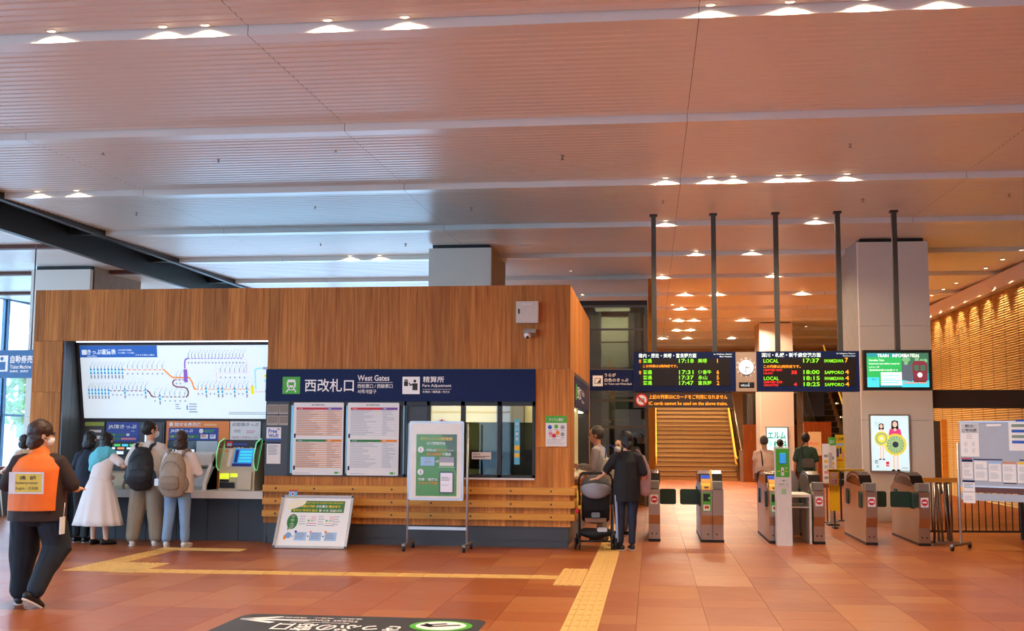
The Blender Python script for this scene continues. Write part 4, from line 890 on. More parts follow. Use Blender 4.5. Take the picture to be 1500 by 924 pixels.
# ------------------------------------------------------------------ ticket gates
GLB = mat('gate_black_gloss', '0c0b0b', .15)
FLAP = mat('flap_green', '123528', .5); GY = 17.4
NOENT = None
def gate(label, x0, w, style, split=False):
    t = thing('ticket_gate', label, 'ticket gate', (x0, GY, 0))
    prof = [(.06, .04), (.06, .26), (.0, .40), (.0, .78), (.30, .80), (.38, .86), (.55, .98), (.8, 1.02), (1.2, 1.02), (1.5, .97), (1.75, .86), (2.0, .78), (2.0, .4), (1.94, .26), (1.94, .04)]
    mb = MB(); mb.prism(prof, 0, w, STEEL, 'YZ'); body = mb.build('body', t)
    mb = MB(); mb.box(-.005, w + .005, .05, 1.95, 0, .04, BLACK); mb.build('plinth', t)
    cap = [(.40, .875), (.55, .975), (.8, 1.018), (1.2, 1.018), (1.5, .97), (1.7, .885), (1.66, .90), (1.5, .99), (1.2, 1.045), (.8, 1.045), (.53, 1.0)]
    mb = MB(); mb.prism(cap, -.008, w + .008, GLB, 'YZ'); mb.prism([(.45, .84), (.55, .93), (.8, .985), (1.2, .985), (1.5, .935), (1.62, .87), (1.5, .86), (.6, .84)], -.006, w + .006, GLB, 'YZ'); mb.build('arch_cap', t)
    if split:
        mb = MB(); mb.box(w / 2 - .003, w / 2 + .003, -.003, .02, .06, .78, CHAR); mb.build('joint', t)
    for sx, yy in ((-1, .33), (-1, 1.45)):
        mb = MB(); mb.rbox(-.02, .0, yy, yy + .2, .52, .76, .03, FLAP, plane='YZ'); mb.build('flap_housing', t)
    F = Flat(); ww = w / 2 if split else w
    if style == 'reader':
        F.rect(ww * .12, .46, ww * .88, .74, GREEN, 1); F.rect(ww * .2, .61, ww * .8, .72, BLACK, 2); F.rect(ww * .2, .47, ww * .8, .56, PAPER, 2); F.rect(ww * .3, .50, ww * .7, .545, ORG, 3); F.rect(ww * .36, .51, ww * .46, .535, INK, 4); F.rect(ww * .54, .51, ww * .64, .535, INK, 4); F.poly([(ww * .62, .66), (ww * .75, .63), (ww * .78, .68)], SCG, 3)
        mb = MB(); mb.prism([(.02, .78), (.30, .78), (.30, .97), (.10, .90)], .01, ww - .02, mat('reader_yellow', 'e3a31c', .4), 'YZ'); rd = mb.build('ic_reader', t)
        G = Flat(); G.rect(0.0, .0, ww - .03, .035, mat('reader_label', 'f4d04a', .5)); G.rect(.04, -.05, ww - .06, -.02, INK); G.build('reader_print', rd, (.01, .06, .84), (1, 0, 0), (0, .55, .83))
        mb = MB(); mb.box(.012, ww - .022, .20, .34, .93, .985, mat('reader_blue', '3a5fd6', .3, emit=.5)); mb.build('reader_light', rd)
        mb = MB(); mb.prism([(.0, .78), (.32, .78), (.5, 1.06), (.42, 1.06), (.12, .86)], ww - .012, ww + .012, mat('reader_edge', 'caa74a', .4), 'YZ'); mb.build('side_cheek', rd)
    else:
        F.rect(ww * .16, .56, ww * .84, .70, PAPER, 1); F.disc(ww / 2, .63, ww * .30, RED, 2, 24); F.rect(ww * .30, .618, ww * .70, .642, PAPER, 3)
    if split or style != 'reader':
        x1 = ww if split else 0
        mb = MB(); mb.box(x1 + .01, w - .01, .02, .30, .79, .90, mat('gate_top_grey', '8d8a84', .4, .5)); mb.build('ticket_slot_box', t)
    F.build('decal', t, (0, 0, 0), world=False)
    for i in range(2): mb = MB(); mb.ball((w * (.3 + .4 * i), .06, .12), (.012, .006, .012), CHAR, 8, 6); mb.build('bolt', t)
    return t
gate('leftmost ticket gate, half hidden behind the woman with the pushchair', -.06, .17, 'stop')
gate('double-width ticket gate with green reader, left of the reader pillar', .72, .33, 'reader', True)
gate('ticket gate with yellow reader directly behind the white reader pillar', 1.72, .17, 'reader')
gate('ticket gate with no-entry sign beside the white side table', 2.36, .16, 'stop')
gate('ticket gate with no-entry sign in front of the right column', 3.11, .16, 'stop')
gate('rightmost ticket gate with no-entry sign, next to the railing', 3.86, .16, 'stop')
def flap(label, x0, x1, y=17.9):
    mb = MB(); mb.rbox(x0, x1, y, y + .035, .53, .765, .03, FLAP); o = mb.build('gate_flap'); tag(o, label, 'gate flap')
flap('dark green flap sticking out of the leftmost ticket gate', .11, .36); flap('dark green flap sticking out left of the double-width gate', .42, .72); flap('dark green flap between the two right-hand gates, left one', 3.27, 3.5); flap('dark green flap on the left of the rightmost gate', 3.56, 3.86)
# hump between table and gate
t = thing('gate_screen', 'brushed steel screen panel standing behind the white side table', 'panel', (2.06, 19.0, 0))
mb = MB(); mb.prism([(0, 0), (.29, 0), (.29, .85), (.22, 1.02), (.1, 1.06), (0, 1.04)], 0, .9, STEEL, 'XZ'); mb.build('body', t); mb = MB(); mb.box(.02, .27, .1, .8, 0, .03, BLACK); mb.build('plinth', t)
t = thing('reader_pillar', 'white reader pillar with green head and small screen before the gates', 'reader', (1.79, 17.1, 0)); WP = mat('pillar_white', 'e3ded6', .4)
mb = MB(); mb.box(0, .22, 0, .22, 0, 1.39, WP); mb.build('post', t); mb = MB(); mb.box(.0, .19, -.012, 0, .99, 1.40, GREEN); mb.box(-.004, .225, -.004, .224, 1.39, 1.42, WP); hd = mb.build('head', t)
F = Flat(); F.rect(.05, .19, .15, .36, JB, 1); F.rect(.055, .20, .145, .345, SCRB, 2); F.rect(.055, .34, .145, .355, SCG, 3); F.rect(.075, .02, .115, .14, WP, 1); F.disc(.095, .08, .012, INK, 2, 8); F.rect(.02, .075, .06, .09, YEL, 1); F.rect(.13, .075, .17, .09, YEL, 1); F.disc(.15, .13, .012, WP, 1, 8); F.build('screen', hd, (0, -.012, .99))
F = Flat(); F.poly([(.09, .93), (.13, .93), (.11, .955)], DGREEN); F.text('QRきっぷ', .11, .87, .03, DGREEN, 1, .13, center=True); F.text('Please tap here', .11, .845, .014, INKG, 1, .13, center=True); F.rect(.06, .93, .08, .95, INKL); F.rect(.14, .93, .16, .95, INKL); F.rect(.075, .74, .145, .82, mat('mint_patch', 'a8d0a0', .5)); F.build('print', t, (0, 0, 0))
t = thing('side_table', 'white open shelf table between the reader pillar and the no-entry gate', 'table', (2.02, 17.5, 0))
mb = MB(); mb.box(0, .32, 0, .9, .68, .72, WP); mb.build('top', t); mb = MB(); mb.box(0, .32, .05, .9, .52, .54, WP); mb.build('shelf', t)
for x in (0, .29): mb = MB(); mb.box(x, x + .03, 0, .9, 0, .68, WP); mb.build('side_panel', t)
# yellow signs and banners behind the gates
t = thing('yellow_sign', 'low yellow stand sign behind the right-hand ticket gates', 'sign', (3.05, 20.5, 0)); YM = mat('sign_yellow', 'e8bf12', .45)
mb = MB(); mb.box(0, .17, 0, .03, .3, 1.0, YM); mb.box(0, .6, 0, .2, .98, 1.02, YM); g = mb.build('panel', t); mb = MB(); mb.box(.05, .12, -.1, .15, 0, .03, BLACK); mb.box(.075, .095, .0, .02, .02, .32, BLACK); mb.build('stand', t)
F = Flat(); F.rect(.02, .58, .15, .66, mat('pale_print', 'f0d8c0', .5)); F.text('注意', .03, .46, .09, RED, 2, .11); F.rect(.02, .45, .15, .56, PAPER, 1); F.build('print', g, (0, 0, .3))
t = thing('yellow_banner', 'tall yellow notice fixed on the concrete side of the right column', 'notice', (3.45, 22.3, 0))
mb = MB(); mb.box(0, .17, 0, .02, .93, 1.62, YM); g = mb.build('panel', t); mb = MB(); mb.box(.07, .10, .02, .05, 0, 1.5, CHAR); mb.box(.0, .17, -.05, .15, 0, .02, CHAR); mb.build('stand', t)
F = Flat(); F.text('ご注意', .02, .58, .06, INK, 1, .13, .02); F.rect(.02, .48, .15, .53, LBLUE); F.rect(.02, .27, .06, .43, BLUE); F.rect(.08, .33, .11, .45, INK); F.rect(.11, .25, .15, .35, PINK); F.rect(.03, .2, .13, .22, RED); F.build('print', g, (0, 0, .93))
for x, y, z0, z1, lab, gtop in ((3.13, 21.8, .72, 1.45, 'narrow white banner stand leaning behind the no-entry gate', False), (3.28, 22.05, .68, 1.57, 'white banner stand with a green top behind the gates', True)):
    t = thing('banner_stand', lab, 'banner', (x, y, 0), rz=-.1)
    mb = MB(); mb.box(0, .14, 0, .008, z0, z1, PAPER); g = mb.build('banner', t); mb = MB(); mb.cyl((.07, .03, 0), (.07, .03, z1 - .02), .012, FRAME, 8); mb.box(-.02, .16, -.06, .14, 0, .02, FRAME); mb.build('stand', t)
    F = Flat()
    if gtop: F.rect(0, z1 - z0 - .15, .14, z1 - z0, GREEN); F.text('案内', .03, z1 - z0 - .12, .07, PAPER, 2, .08)
    for i in range(5): F.rect(.03, .08 + i * .1, .10, .13 + i * .1, (INKG, PINK, INKL, YEL, INKG)[i])
    F.build('print', g, (0, 0, z0))
t = thing('blue_barrier', 'dark blue and white barrier post behind the banner stands', 'barrier', (3.16, 21.2, 0))
mb = MB(); mb.box(0, .06, 0, .06, 0, 1.3, PAPER); mb.box(.06, .1, 0, .06, .3, .85, mat('barrier_blue', '2c3f6a', .5)); mb.build('post', t); mb = MB(); mb.box(-.05, .15, -.1, .16, 0, .03, CHAR); mb.build('base', t)
# backlit advert on the column
t = thing('advert_panel', 'backlit advert on the right column, two women with large flower discs', 'advert', (4.12, 22.4, .95)); adw, adh = .69, 1.03
mb = MB(); mb.box(-.03, adw + .03, -.05, 0, -.03, adh + .03, mat('advert_frame', 'a3968a', .4, .3)); fr = mb.build('frame', t); mb = MB(); mb.box(0, adw, -.055, -.05, 0, adh, em('advert_lit', 'cdeaf3', .85)); li = mb.build('lit_panel', t)
ay, agr, ask, ahr, apk, abk = em('ad_yellow', 'e0cf4e'), em('ad_green', '7fae8e'), em('ad_skin', 'eec9b4'), em('ad_hair', '1f2a33', .2), em('ad_pink', 'd8457f'), em('ad_black', '23232c', .2)
F = Flat()
def woman(cx, top, s, dress, r, dy):
    F.poly([(cx - .07 * s, top - .22 * s), (cx - .06 * s, top - .02 * s), (cx, top), (cx + .06 * s, top - .02 * s), (cx + .07 * s, top - .22 * s)], ahr, 1); F.disc(cx, top - .08 * s, .042 * s, ask, 2, 14, .055 * s)
    F.poly([(cx - .13 * s, top - .36 * s), (cx - .10 * s, top - .17 * s), (cx + .10 * s, top - .17 * s), (cx + .13 * s, top - .36 * s)], dress, 2); F.disc(cx, top - .18 * s, .03 * s, ask, 3, 10)
    for k in (-1, 1): F.rect(cx + k * .035 * s - .018 * s, top - .92 * s, cx + k * .035 * s + .018 * s, top - .5 * s, ask, 1); F.disc(cx + k * .045 * s, top - .94 * s, .035 * s, abk, 2, 10, .018 * s)
    F.disc(cx, top + dy, r, ay, 4, 32); F.disc(cx, top + dy, r * .8, agr, 5, 32); F.disc(cx, top + dy, r * .55, ay if r < .15 else agr, 6, 28); F.disc(cx, top + dy, r * .27, em('ad_centre', 'f0ead0') if r < .15 else em('ad_dark', '3c4c66', .3), 7, 20)
    for i in range(16): a = i * PI / 8; F.line([(cx + r * .3 * math.cos(a), top + dy + r * .3 * math.sin(a)), (cx + r * .78 * math.cos(a), top + dy + r * .78 * math.sin(a))], r * .05, ay, 6)
woman(.19, .89, .72, em('ad_white', 'e9f2f4'), .135, -.29); woman(.44, .95, 1.0, apk, .205, -.46)
F.text('花', .05, .13, .07, abk, 1); F.text('の', .08, .05, .05, abk, 1); F.rect(.19, .06, .24, .18, em('ad_box', 'dce8ea'), 1); F.rect(.26, .08, .32, .17, em('ad_red', 'c9252f'), 1); F.text('六花', .27, .1, .025, swh, 2); F.rect(.55, .05, .66, .06, abk, 1)
F.text('三', .06, .85, .06, agr, 1); F.build('picture', li, (0, -.055, 0))
# far advert
t = thing('advert_panel', 'backlit teal dental advert on the distant column', 'advert', (3.74, 38.35, .6)); teal = em('dental_teal', '1f8f8a', .6)
mb = MB(); mb.box(0, .66, -.06, 0, 0, 1.27, em('dental_lit', 'b9ecf2', 1.0)); g = mb.build('lit_panel', t); mb = MB(); mb.box(-.03, .69, -.05, 0, -.03, 1.30, FRAME); mb.build('frame', t)
F = Flat(); F.text('エルム', .03, .90, .24, teal, 1, .58, .03); F.text('歯科', .22, .62, .24, teal, 1, .42, .03); F.text('東', .04, .64, .2, em('dental_blue', '7fc9df'), 1, .13); F.rect(.05, .4, .6, .48, teal, 1); F.rect(.05, .2, .6, .3, em('dental_pale', '8fd9d9'), 1); F.build('picture', g, (0, -.06, 0))
# ------------------------------------------------------------------ railing and notice board at the right
t = thing('railing', 'low railing of thin dark bars with a honey wood top rail', 'railing', (4.2, 18.6, 0), rz=.13)
mb = MB(); mb.box(0, 4.0, -.035, .035, .88, .95, RAILW); mb.build('top_rail', t); mb = MB(); mb.box(0, 4, -.012, .012, .11, .14, CHAR); mb.build('bottom_rail', t)
bar = MB(); bar.cyl((0, 0, .12), (0, 0, .89), .009, CHAR, 6); barm = bar.mesh('baluster'); pst = MB(); pst.box(-.025, .025, -.025, .025, 0, .89, CHAR); pstm = pst.mesh('post')
for i in range(37): inst(barm, t, (.12 + i * .105, 0, 0), name='baluster')
for i in range(4): inst(pstm, t, (.38 + i * 1.15, 0, 0), name='post')
t = thing('folding_barrier', 'folded stainless steel barrier standing beside the rightmost ticket gate', 'barrier', (4.17, 17.95, 0))
for i, (a, b) in enumerate(((.02, .05), (.09, .08), (.15, .12), (.25, .18), (.29, .27))): mb = MB(); mb.cyl((a, .02 * i, .03), (b, .02 * i, .88), .018, STEEL, 8); mb.build('bar', t)
mb = MB(); mb.rbox(0, .42, -.05, .18, 0, .03, .03, STEEL, plane='XY'); mb.build('base', t)
NA = math.atan2(-.9, .62)   # the board turns toward the camera at its right end
t = thing('notice_stand', 'grey wheeled notice board covered in papers at the right edge', 'notice board', (4.33, 17.0, 0), rz=-.62)
NBM = mat('board_grey', 'a9b2c0', .5); UW = 1.75
mb = MB(); mb.box(0.03, UW, -.015, .015, .90, 1.80, NBM); bd = mb.build('board', t); mb = MB(); mb.box(.03, UW, -.02, .02, 1.79, 1.81, ALU); mb.box(.03, UW, -.02, .02, .885, .905, ALU); mb.build('edge_trim', t)
mb = MB(); mb.box(0.03, UW, -.015, .015, .70, .80, NBM); mb.build('lower_strip', t); mb = MB(); mb.box(.12, UW, -.012, .012, .81, .885, mat('strip_brown', '5e2a18', .5)); mb.build('brown_strip', t)
for x in (0, UW + .02):
    mb = MB(); mb.cyl((x, 0, .05), (x, 0, 1.5 if not x else 1.8), .018, ALU, 10); mb.build('upright', t)
    mb = MB(); mb.box(x - .02, x + .02, -.34, .34, .06, .09, mat('stand_foot')); f_ = mb.build('foot', t)
    for y in (-.32, .32): mb = MB(); mb.tube([(x - .015, y, .035), (x + .015, y, .035)], .035, BLACK, 12); mb.box(x - .008, x + .008, y - .012, y + .012, .03, .065, CHAR); mb.build('caster', f_)
def nsheet(label, u0, u1, z0, z1, F=None):
    s = thing('paper_sheet', label, 'paper', (4.33, 17.0, 0), rz=-.62); mb = MB(); mb.box(u0, u1, -.019, -.0155, z0, z1, PAPER); g = mb.build('sheet', s)
    if F: F.build('print', g, (u0, -.019, z0))
F = Flat(); F.rect(.01, .33, .25, .46, INKL); F.text('駅の', .07, .405, .045, INK, 2, .12, .02); F.text('ご案内図', .03, .345, .045, INK, 2, .2, .02); F.lines(.09, .24, .17, .31, 3, INKL); [F.lines(a, b, a + .05, b + .06, 3, INKL) for a in (.05, .16) for b in (.05, .14)]
nsheet('tall white notice with bold heading at the top left of the grey board', .05, .31, 1.31, 1.78, F)
nsheet('blank white strip near the top of the grey notice board', .42, .62, 1.735, 1.765)
F = Flat(); F.rect(.1, .40, .28, .425, BLUE); [F.rect(.04, .1 + i * .075, .3, .14 + i * .075, (mat('thumb_green', '7c9284', .6), BLUE)[i % 2 == 0]) for i in range(4)]; [F.rect(.33, .1 + i * .075, .38, .14 + i * .075, INKG) for i in range(4)]
nsheet('white sheet with four blue and green rows at the board top right', .72, 1.15, 1.40, 1.80, F)
PL = [(.06, .21, 1.0, 1.27, (('t', NAVY),)), (.23, .41, .98, 1.25, (('m', LBLUE),)), (.43, .60, .97, 1.25, (('t', LBLUE),)), (.62, .80, .96, 1.25, (('t', mat('terracotta_print', 'c9907a', .6)),)), (.82, .99, .96, 1.25, (('t', YEL),))]
LBL = ['with navy header, first of the row of five', 'plain with faint blue line, second of the row of five', 'with pale blue header, middle of the row of five', 'with terracotta header, fourth of the row of five', 'with yellow header, last of the row of five']
for (u0, u1, z0, z1, hd), lab in zip(PL, LBL):
    w_ = u1 - u0; h_ = z1 - z0; F = Flat(); k, c = hd[0]
    F.rect(.0 if k == 't' else .03, h_ - .035 if k == 't' else h_ * .6, w_, h_ if k == 't' else h_ * .63, c); F.lines(.02, .15, w_ - .02, .22, 4, INKL); F.lines(.02, .03, w_ - .02, .12, 5, INKL)
    nsheet('paper sheet ' + lab, u0, u1, z0, z1, F)
F = Flat(); F.rect(0, .29, .17, .32, NAVY); F.lines(.02, .2, .15, .27, 3, INKG); F.rect(0, .15, .17, .16, INKG); F.lines(.02, .03, .15, .1, 3, INKL); nsheet('long white paper hanging below the grey notice board', .06, .23, .66, .985, F)
mb = MB(); mb.box(.22, .62, -.018, -.0155, 1.265, 1.28, NAVY); mb.box(.85, 1.2, -.018, -.0155, 1.265, 1.28, NAVY); mb.box(.05, .2, -.018, -.0155, 1.275, 1.29, RED); mb.box(.62, .8, -.018, -.0155, .945, .96, NAVY); mb.build('header_strips', t)
# ------------------------------------------------------------------ glass lift shaft
t = thing('lift_shaft', 'glass and steel lift shaft behind the right corner of the ticket office', 'lift', (-.73, 26, 0), kind='structure')
ex0, ex1, ey0, ey1, ez = -1.75, -.09, 26.0, 28.2, 4.54
LST = mat('lift_steel', '6f6a60', .4, .7); LGL = glass('lift_glass', 'b9c0b4', .12)
mb = MB()
for x in (ex0, ex1 - .06):
    for y in (ey0, ey1): mb.box(x, x + .06, y, y + .06, 0, ez, LST)
mb.build('corner_post', t, True)
for z in (1.75, 2.35, 3.97, ez - .04):
    mb = MB(); mb.box(ex0, ex1, ey0 - .01, ey0 + .05, z, z + .05, LST); mb.box(ex1 - .05, ex1, ey0, ey1, z, z + .05, LST); mb.build('crossbar', t, True)
for a, b in ((.03, 1.75), (1.8, 2.35), (2.4, 3.97), (4.02, ez - .04)):
    mb = MB(); mb.box(ex0 + .06, ex1 - .06, ey0 + .02, ey0 + .03, a, b, LGL); mb.build('pane', t, True)
    mb = MB(); mb.box(ex1 - .03, ex1 - .02, ey0 + .06, ey1, a, b, LGL); mb.build('pane', t, True)
LCB = mat('lift_panel', '8a8578', .5, .3); LDK = mat('lift_dark', '2e2b26', .5)
for i in range(7):
    z = .1 + i * .62; mb = MB(); mb.box(-1.2, -.55, 27.4, 27.5, z + .01, z + .6, LCB); mb.build('rear_panel', t, True)
mb = MB(); mb.box(ex0 + .05, -1.2, 27.5, 27.6, 0, ez, LDK); mb.box(-.55, ex1 - .1, 27.5, 27.6, 0, ez, LDK); mb.box(ex0, ex1, ey0, ey1, ez, ez + .12, LDK); mb.box(ex0, ex0 + .05, ey0 + .1, ey1, 0, ez, LDK)
for x in (-1.45, -1.25, -.45, -.3): mb.box(x, x + .05, 27.3, 27.4, 0, ez, CHAR)
mb.box(ex0, ex1, 26.6, 27.4, 1.55, 1.72, LDK); mb.build('shaft_core', t, True)
mb = MB(); mb.box(-1.05, -.7, 26.45, 26.5, .1, 1.6, LDK); mb.box(-.69, -.34, 26.45, 26.5, .1, 1.6, LDK); mb.build('lift_door', t, True)
for x, z, c in ((-.42, 1.62, SCC), (-.3, 1.57, SCC), (-.52, 1.42, em('lamp_violet', 'b48ad0', 1)), (-.72, 1.2, SCG), (-.70, 1.27, SCC)):
    mb = MB(); mb.box(x, x + .05, 26.42, 26.44, z, z + .03, c); mb.build('indicator_light', t, True)
d = bpy.data.lights.new('added_shaft_light', 'AREA'); d.energy = 130; d.color = (1, .88, .66); d.size = .9  # area light added to brighten the dark shaft
lo = bpy.data.objects.new('added_shaft_light', d); COL.objects.link(lo); lo.location = (-.9, 26.6, 4.5); lo.rotation_euler = (.35, 0, 0); lo.parent = t; lo.matrix_parent_inverse = PM[t.name].inverted()
mb = MB(); mb.box(-1.3, -.5, 26.25, 26.95, 4.515, 4.535, mat('added_shaft_glow', 'fff0d0', .4, emit=.8)); mb.build('added_glow_panel', t, True)  # glowing panel made up as a fixture for the added light
# wall right of the lift and warm panel strip
mb = MB(); mb.box(-.07, .08, 27.0, 42, 0, 5.3, RAILW if False else wood('warm_strip', 'a8621f', 'c9822e', 'Z', .5, .1)); tag(mb.build('wall_stair'), 'warm wooden wall edge between the lift and the stairs', kind='structure')
# ------------------------------------------------------------------ stairs
t = thing('staircase', 'wide brown staircase rising beyond the ticket gates', 'stairs', (1.5, 42, 0), kind='structure')
TR = mat('stair_tread', '8a6840', .6, var=.1); RS = mat('stair_riser', 'a07a48', .55, var=.1)
mb = MB(); mb.box(.08, 3.05, 0, .34, 0, .145, RS); mb.box(.08, 3.05, -.03, .34, .145, .165, TR); mb.box(.08, 3.05, -.035, .02, .140, .15, CHAR); sm = mb.mesh('step')
for i in range(17):
    o = inst(sm, t, (-1.5, i * .32, i * .165), name='step')
mb = MB(); mb.box(.08, 3.05, 17 * .32, 17 * .32 + 2.0, 2.6, 2.8, TR); mb.build('landing', t, True) if False else None
mb = MB(); mb.box(-1.42, 1.55, 5.44, 8.5, 0, 2.80, RS); mb.build('landing', t)
LED = mat('handrail_glow', 'e0a83a', .4, emit=.7, var=0)
for x, lab in ((-1.36, 'l'), (1.50, 'r')):
    mb = MB(); mb.tube([(x, -.6, .82), (x, 0, .86), (x, 5.6, 3.72)], .032, LED, 8); mb.tube([(x, -.6, .58), (x, 0, .62), (x, 5.6, 3.48)], .03, RAILY, 8); mb.build('handrail', t)
mb = MB(); mb.prism([(-.7, 0), (-.5, 0), (6, 3.0), (6, 4.2), (-.5, 1.05), (-.7, 1.05)], 1.62, 1.68, glass('stair_glass', 'c8bda6', .12), 'YZ'); mb.build('balustrade_glass', t)
mb = MB(); mb.tube([(1.65, -.7, 1.08), (1.65, 6, 4.22)], .03, STEEL, 8); mb.box(1.58, 1.85, -.85, -.55, 0, 1.08, STEEL); mb.build('balustrade_cap', t)
# brown clad walls round the far column
mb = MB(); mb.box(3.2, 5.05, 41.0, 41.15, 0, 2.0, BRWOOD); mb.box(3.2, 5.05, 41.05, 41.1, 2.0, 3.1, glass('brown_glass', '9a7a58', .15)); tag(mb.build('wall_middle'), 'brown clad low wall with glass above beside the distant column', kind='structure')
mb = MB(); mb.box(4.75, 5.6, 36.9, 37.1, 0, 2.05, BRWOOD); tag(mb.build('wall_escalator'), 'brown clad wall end beside the escalator foot', kind='structure')
mb = MB(); mb.box(4.75, 5.4, 36.95, 37.02, 2.06, 3.0, LGL); tag(mb.build('window_5'), 'glass pane above the brown wall end', kind='structure')
F = Flat(); F.disc(.08, .38, .05, PINK); F.lines(.14, .3, .36, .4, 3, ORG); F.lines(.04, .05, .36, .25, 6, INKL)
card('wall_poster', 'cream poster on the brown wall behind the man in green', 'poster', 4.88, 5.28, 1.0, 1.74, 36.88, F, .006, mat('poster_cream', 'dcc69a', .6))
# ------------------------------------------------------------------ escalator
t = thing('escalator', 'dark escalator with lit glass balustrades right of the distant column', 'escalator', (6.1, 38.4, 0), kind='structure')
mb = MB(); mb.box(-.45, .45, 0, .36, 0, .19, BLACK); mb.box(-.45, .45, 0, .015, .19, .2, FRAME); es = mb.mesh('step')
for i in range(18): inst(es, t, (0, i * .38, i * .215), name='step')
EG = glass('escalator_glass', 'cdbb8c', .2, .05)
for s in (-1, 1):
    mb = MB(); mb.prism([(-.9, .0), (7, 4.0), (7, 5.1), (-.2, 1.0), (-.9, 1.0)], s * .56 - .01, s * .56 + .01, EG, 'YZ'); g = mb.build('balustrade_glass', t)
    mb = MB(); mb.tube([(s * .56, -1.0, .5), (s * .56, -.95, .95), (s * .56, -.2, 1.03), (s * .56, 7, 5.13)], .03, LED if s > 0 else STEEL, 8); mb.build('handrail', t)
    mb = MB(); mb.prism([(-.9, 0), (7, 4.0), (7, 3.6), (.2, 0)], s * .62 - .08, s * .62 + .08, STEEL, 'YZ'); mb.build('skirt', t)
    for i in range(6): mb = MB(); mb.ball((s * .52, .4 + i * .9, .75 + i * .51), (.02, .05, .03), em('balustrade_lamp', 'ffe9b0', 2.5), 8, 6); mb.build('balustrade_lamp', t)
# ------------------------------------------------------------------ bench by the left windows
t = thing('window_counter', 'wooden counter table by the left windows', 'table', (-12.9, 20.4, 0))
mb = MB(); mb.box(-.9, .75, -.25, .25, .88, .93, wood('table_brown', '6a3a1c', '8a5028', 'X', .4, .1)); mb.build('top', t)
for x in (-.8, .65): mb = MB(); mb.box(x, x + .05, -.2, .2, 0, .88, CHAR); mb.build('leg', t)
t = thing('stool', 'white-framed stool under the window counter', 'stool', (-12.15, 20.0, 0))
mb = MB(); mb.lathe([(.17, .60), (.18, .63), (.17, .66)], WHITEP); mb.build('seat', t)
for i in range(4): a = i * PI / 2 + .78; mb = MB(); mb.tube([(.12 * math.cos(a), .12 * math.sin(a), .61), (.2 * math.cos(a), .2 * math.sin(a), 0)], .013, WHITEP, 6); mb.build('leg', t)
mb = MB(); mb.box(-17.0, -11.9, 21.6, 21.75, 0, .48, mat('low_wall_grey', '9b948c', .6)); tag(mb.build('wall_low'), 'low grey wall in front of the left windows', kind='structure')
# ------------------------------------------------------------------ people
def ellips(mb, c, r, mt, n=14, m=10): mb.ball(c, r, mt, n, m)
def limb(mb, pts, rad, mt, n=14, side=(1, 0, 0)):
    """closed tapering limb through points; rad is r or (across, deep)"""
    pts = [Vector(p) for p in pts]; N = len(pts); side = Vector(side); k = len(mb.v); rings = []
    def fr(i):
        a = pts[max(0, i - 1)]; b = pts[min(N - 1, i + 1)]; t = (b - a).normalized()
        x = side - t * side.dot(t)
        if x.length < .15: x = Vector((0, 1, 0)) - t * t.y
        x.normalize(); return t, x, t.cross(x)
    def ring(p, x, y, ra, rb): rings.append([tuple(p + x * ra * math.cos(2 * PI * j / n) + y * rb * math.sin(2 * PI * j / n)) for j in range(n)])
    R = [(q, q) if not isinstance(q, tuple) else q for q in rad]
    t, x, y = fr(0); ra, rb = R[0]; mn = min(ra, rb)
    ring(pts[0] - t * mn * .75, x, y, ra * .5, rb * .5); ring(pts[0] - t * mn * .4, x, y, ra * .85, rb * .85)
    for i in range(N): t, x, y = fr(i); ring(pts[i], x, y, *R[i])
    ra, rb = R[-1]; mn = min(ra, rb)
    ring(pts[-1] + t * mn * .4, x, y, ra * .85, rb * .85); ring(pts[-1] + t * mn * .75, x, y, ra * .5, rb * .5)
    for rg in rings: mb.v += rg
    for i in range(len(rings) - 1):
        for j in range(n): mb.face([k + i * n + j, k + i * n + (j + 1) % n, k + (i + 1) * n + (j + 1) % n, k + (i + 1) * n + j], mt, True)
    mb.face([k + j for j in reversed(range(n))], mt); b = k + (len(rings) - 1) * n; mb.face([b + j for j in range(n)], mt)
def fuse(mb, name, parent, mt, vox=.012, smooth=3, fold=0.0, fs=9.0, zs=.35):
    """melt overlapping closed shapes into one continuous skin"""
    o = mb.build('tmp'); md = o.modifiers.new('r', 'REMESH'); md.mode = 'VOXEL'; md.voxel_size = vox
    if smooth: s = o.modifiers.new('s', 'SMOOTH'); s.iterations = smooth; s.factor = .5
    me = bpy.data.meshes.new_from_object(o.evaluated_get(bpy.context.evaluated_depsgraph_get()))
    old = o.data; bpy.data.objects.remove(o); bpy.data.meshes.remove(old)
    if fold:
        co = [v.co.copy() for v in me.vertices]; no = [v.normal.copy() for v in me.vertices]
        for v, c, n in zip(me.vertices, co, no):
            q = Vector((c.x * fs, c.y * fs, c.z * fs * zs)); v.co = c + n * fold * (mnoise.noise(q) + .6 * mnoise.noise(q * 2.3))
    me.materials.clear(); me.materials.append(mt); me.name = name
    me.polygons.foreach_set('use_smooth', [True] * len(me.polygons)); me.polygons.foreach_set('material_index', [0] * len(me.polygons))
    r = bpy.data.objects.new(name, me); link(r, parent); return r
SKIN = mat('skin', 'd7a384', .55, var=.05); SKINP = mat('skin_pale', 'dfb297', .55, var=.05)
HAIRK = mat('hair_black', '15120f', .5, var=.3, scale=60); HAIRB = mat('hair_brown', '3a241a', .5, var=.3, scale=60); HAIRG = mat('hair_grey', '4b4540', .55, var=.35, scale=60)
MASKM = mat('face_mask', 'e6ecf0', .7)
def V(*a): return Vector(a)
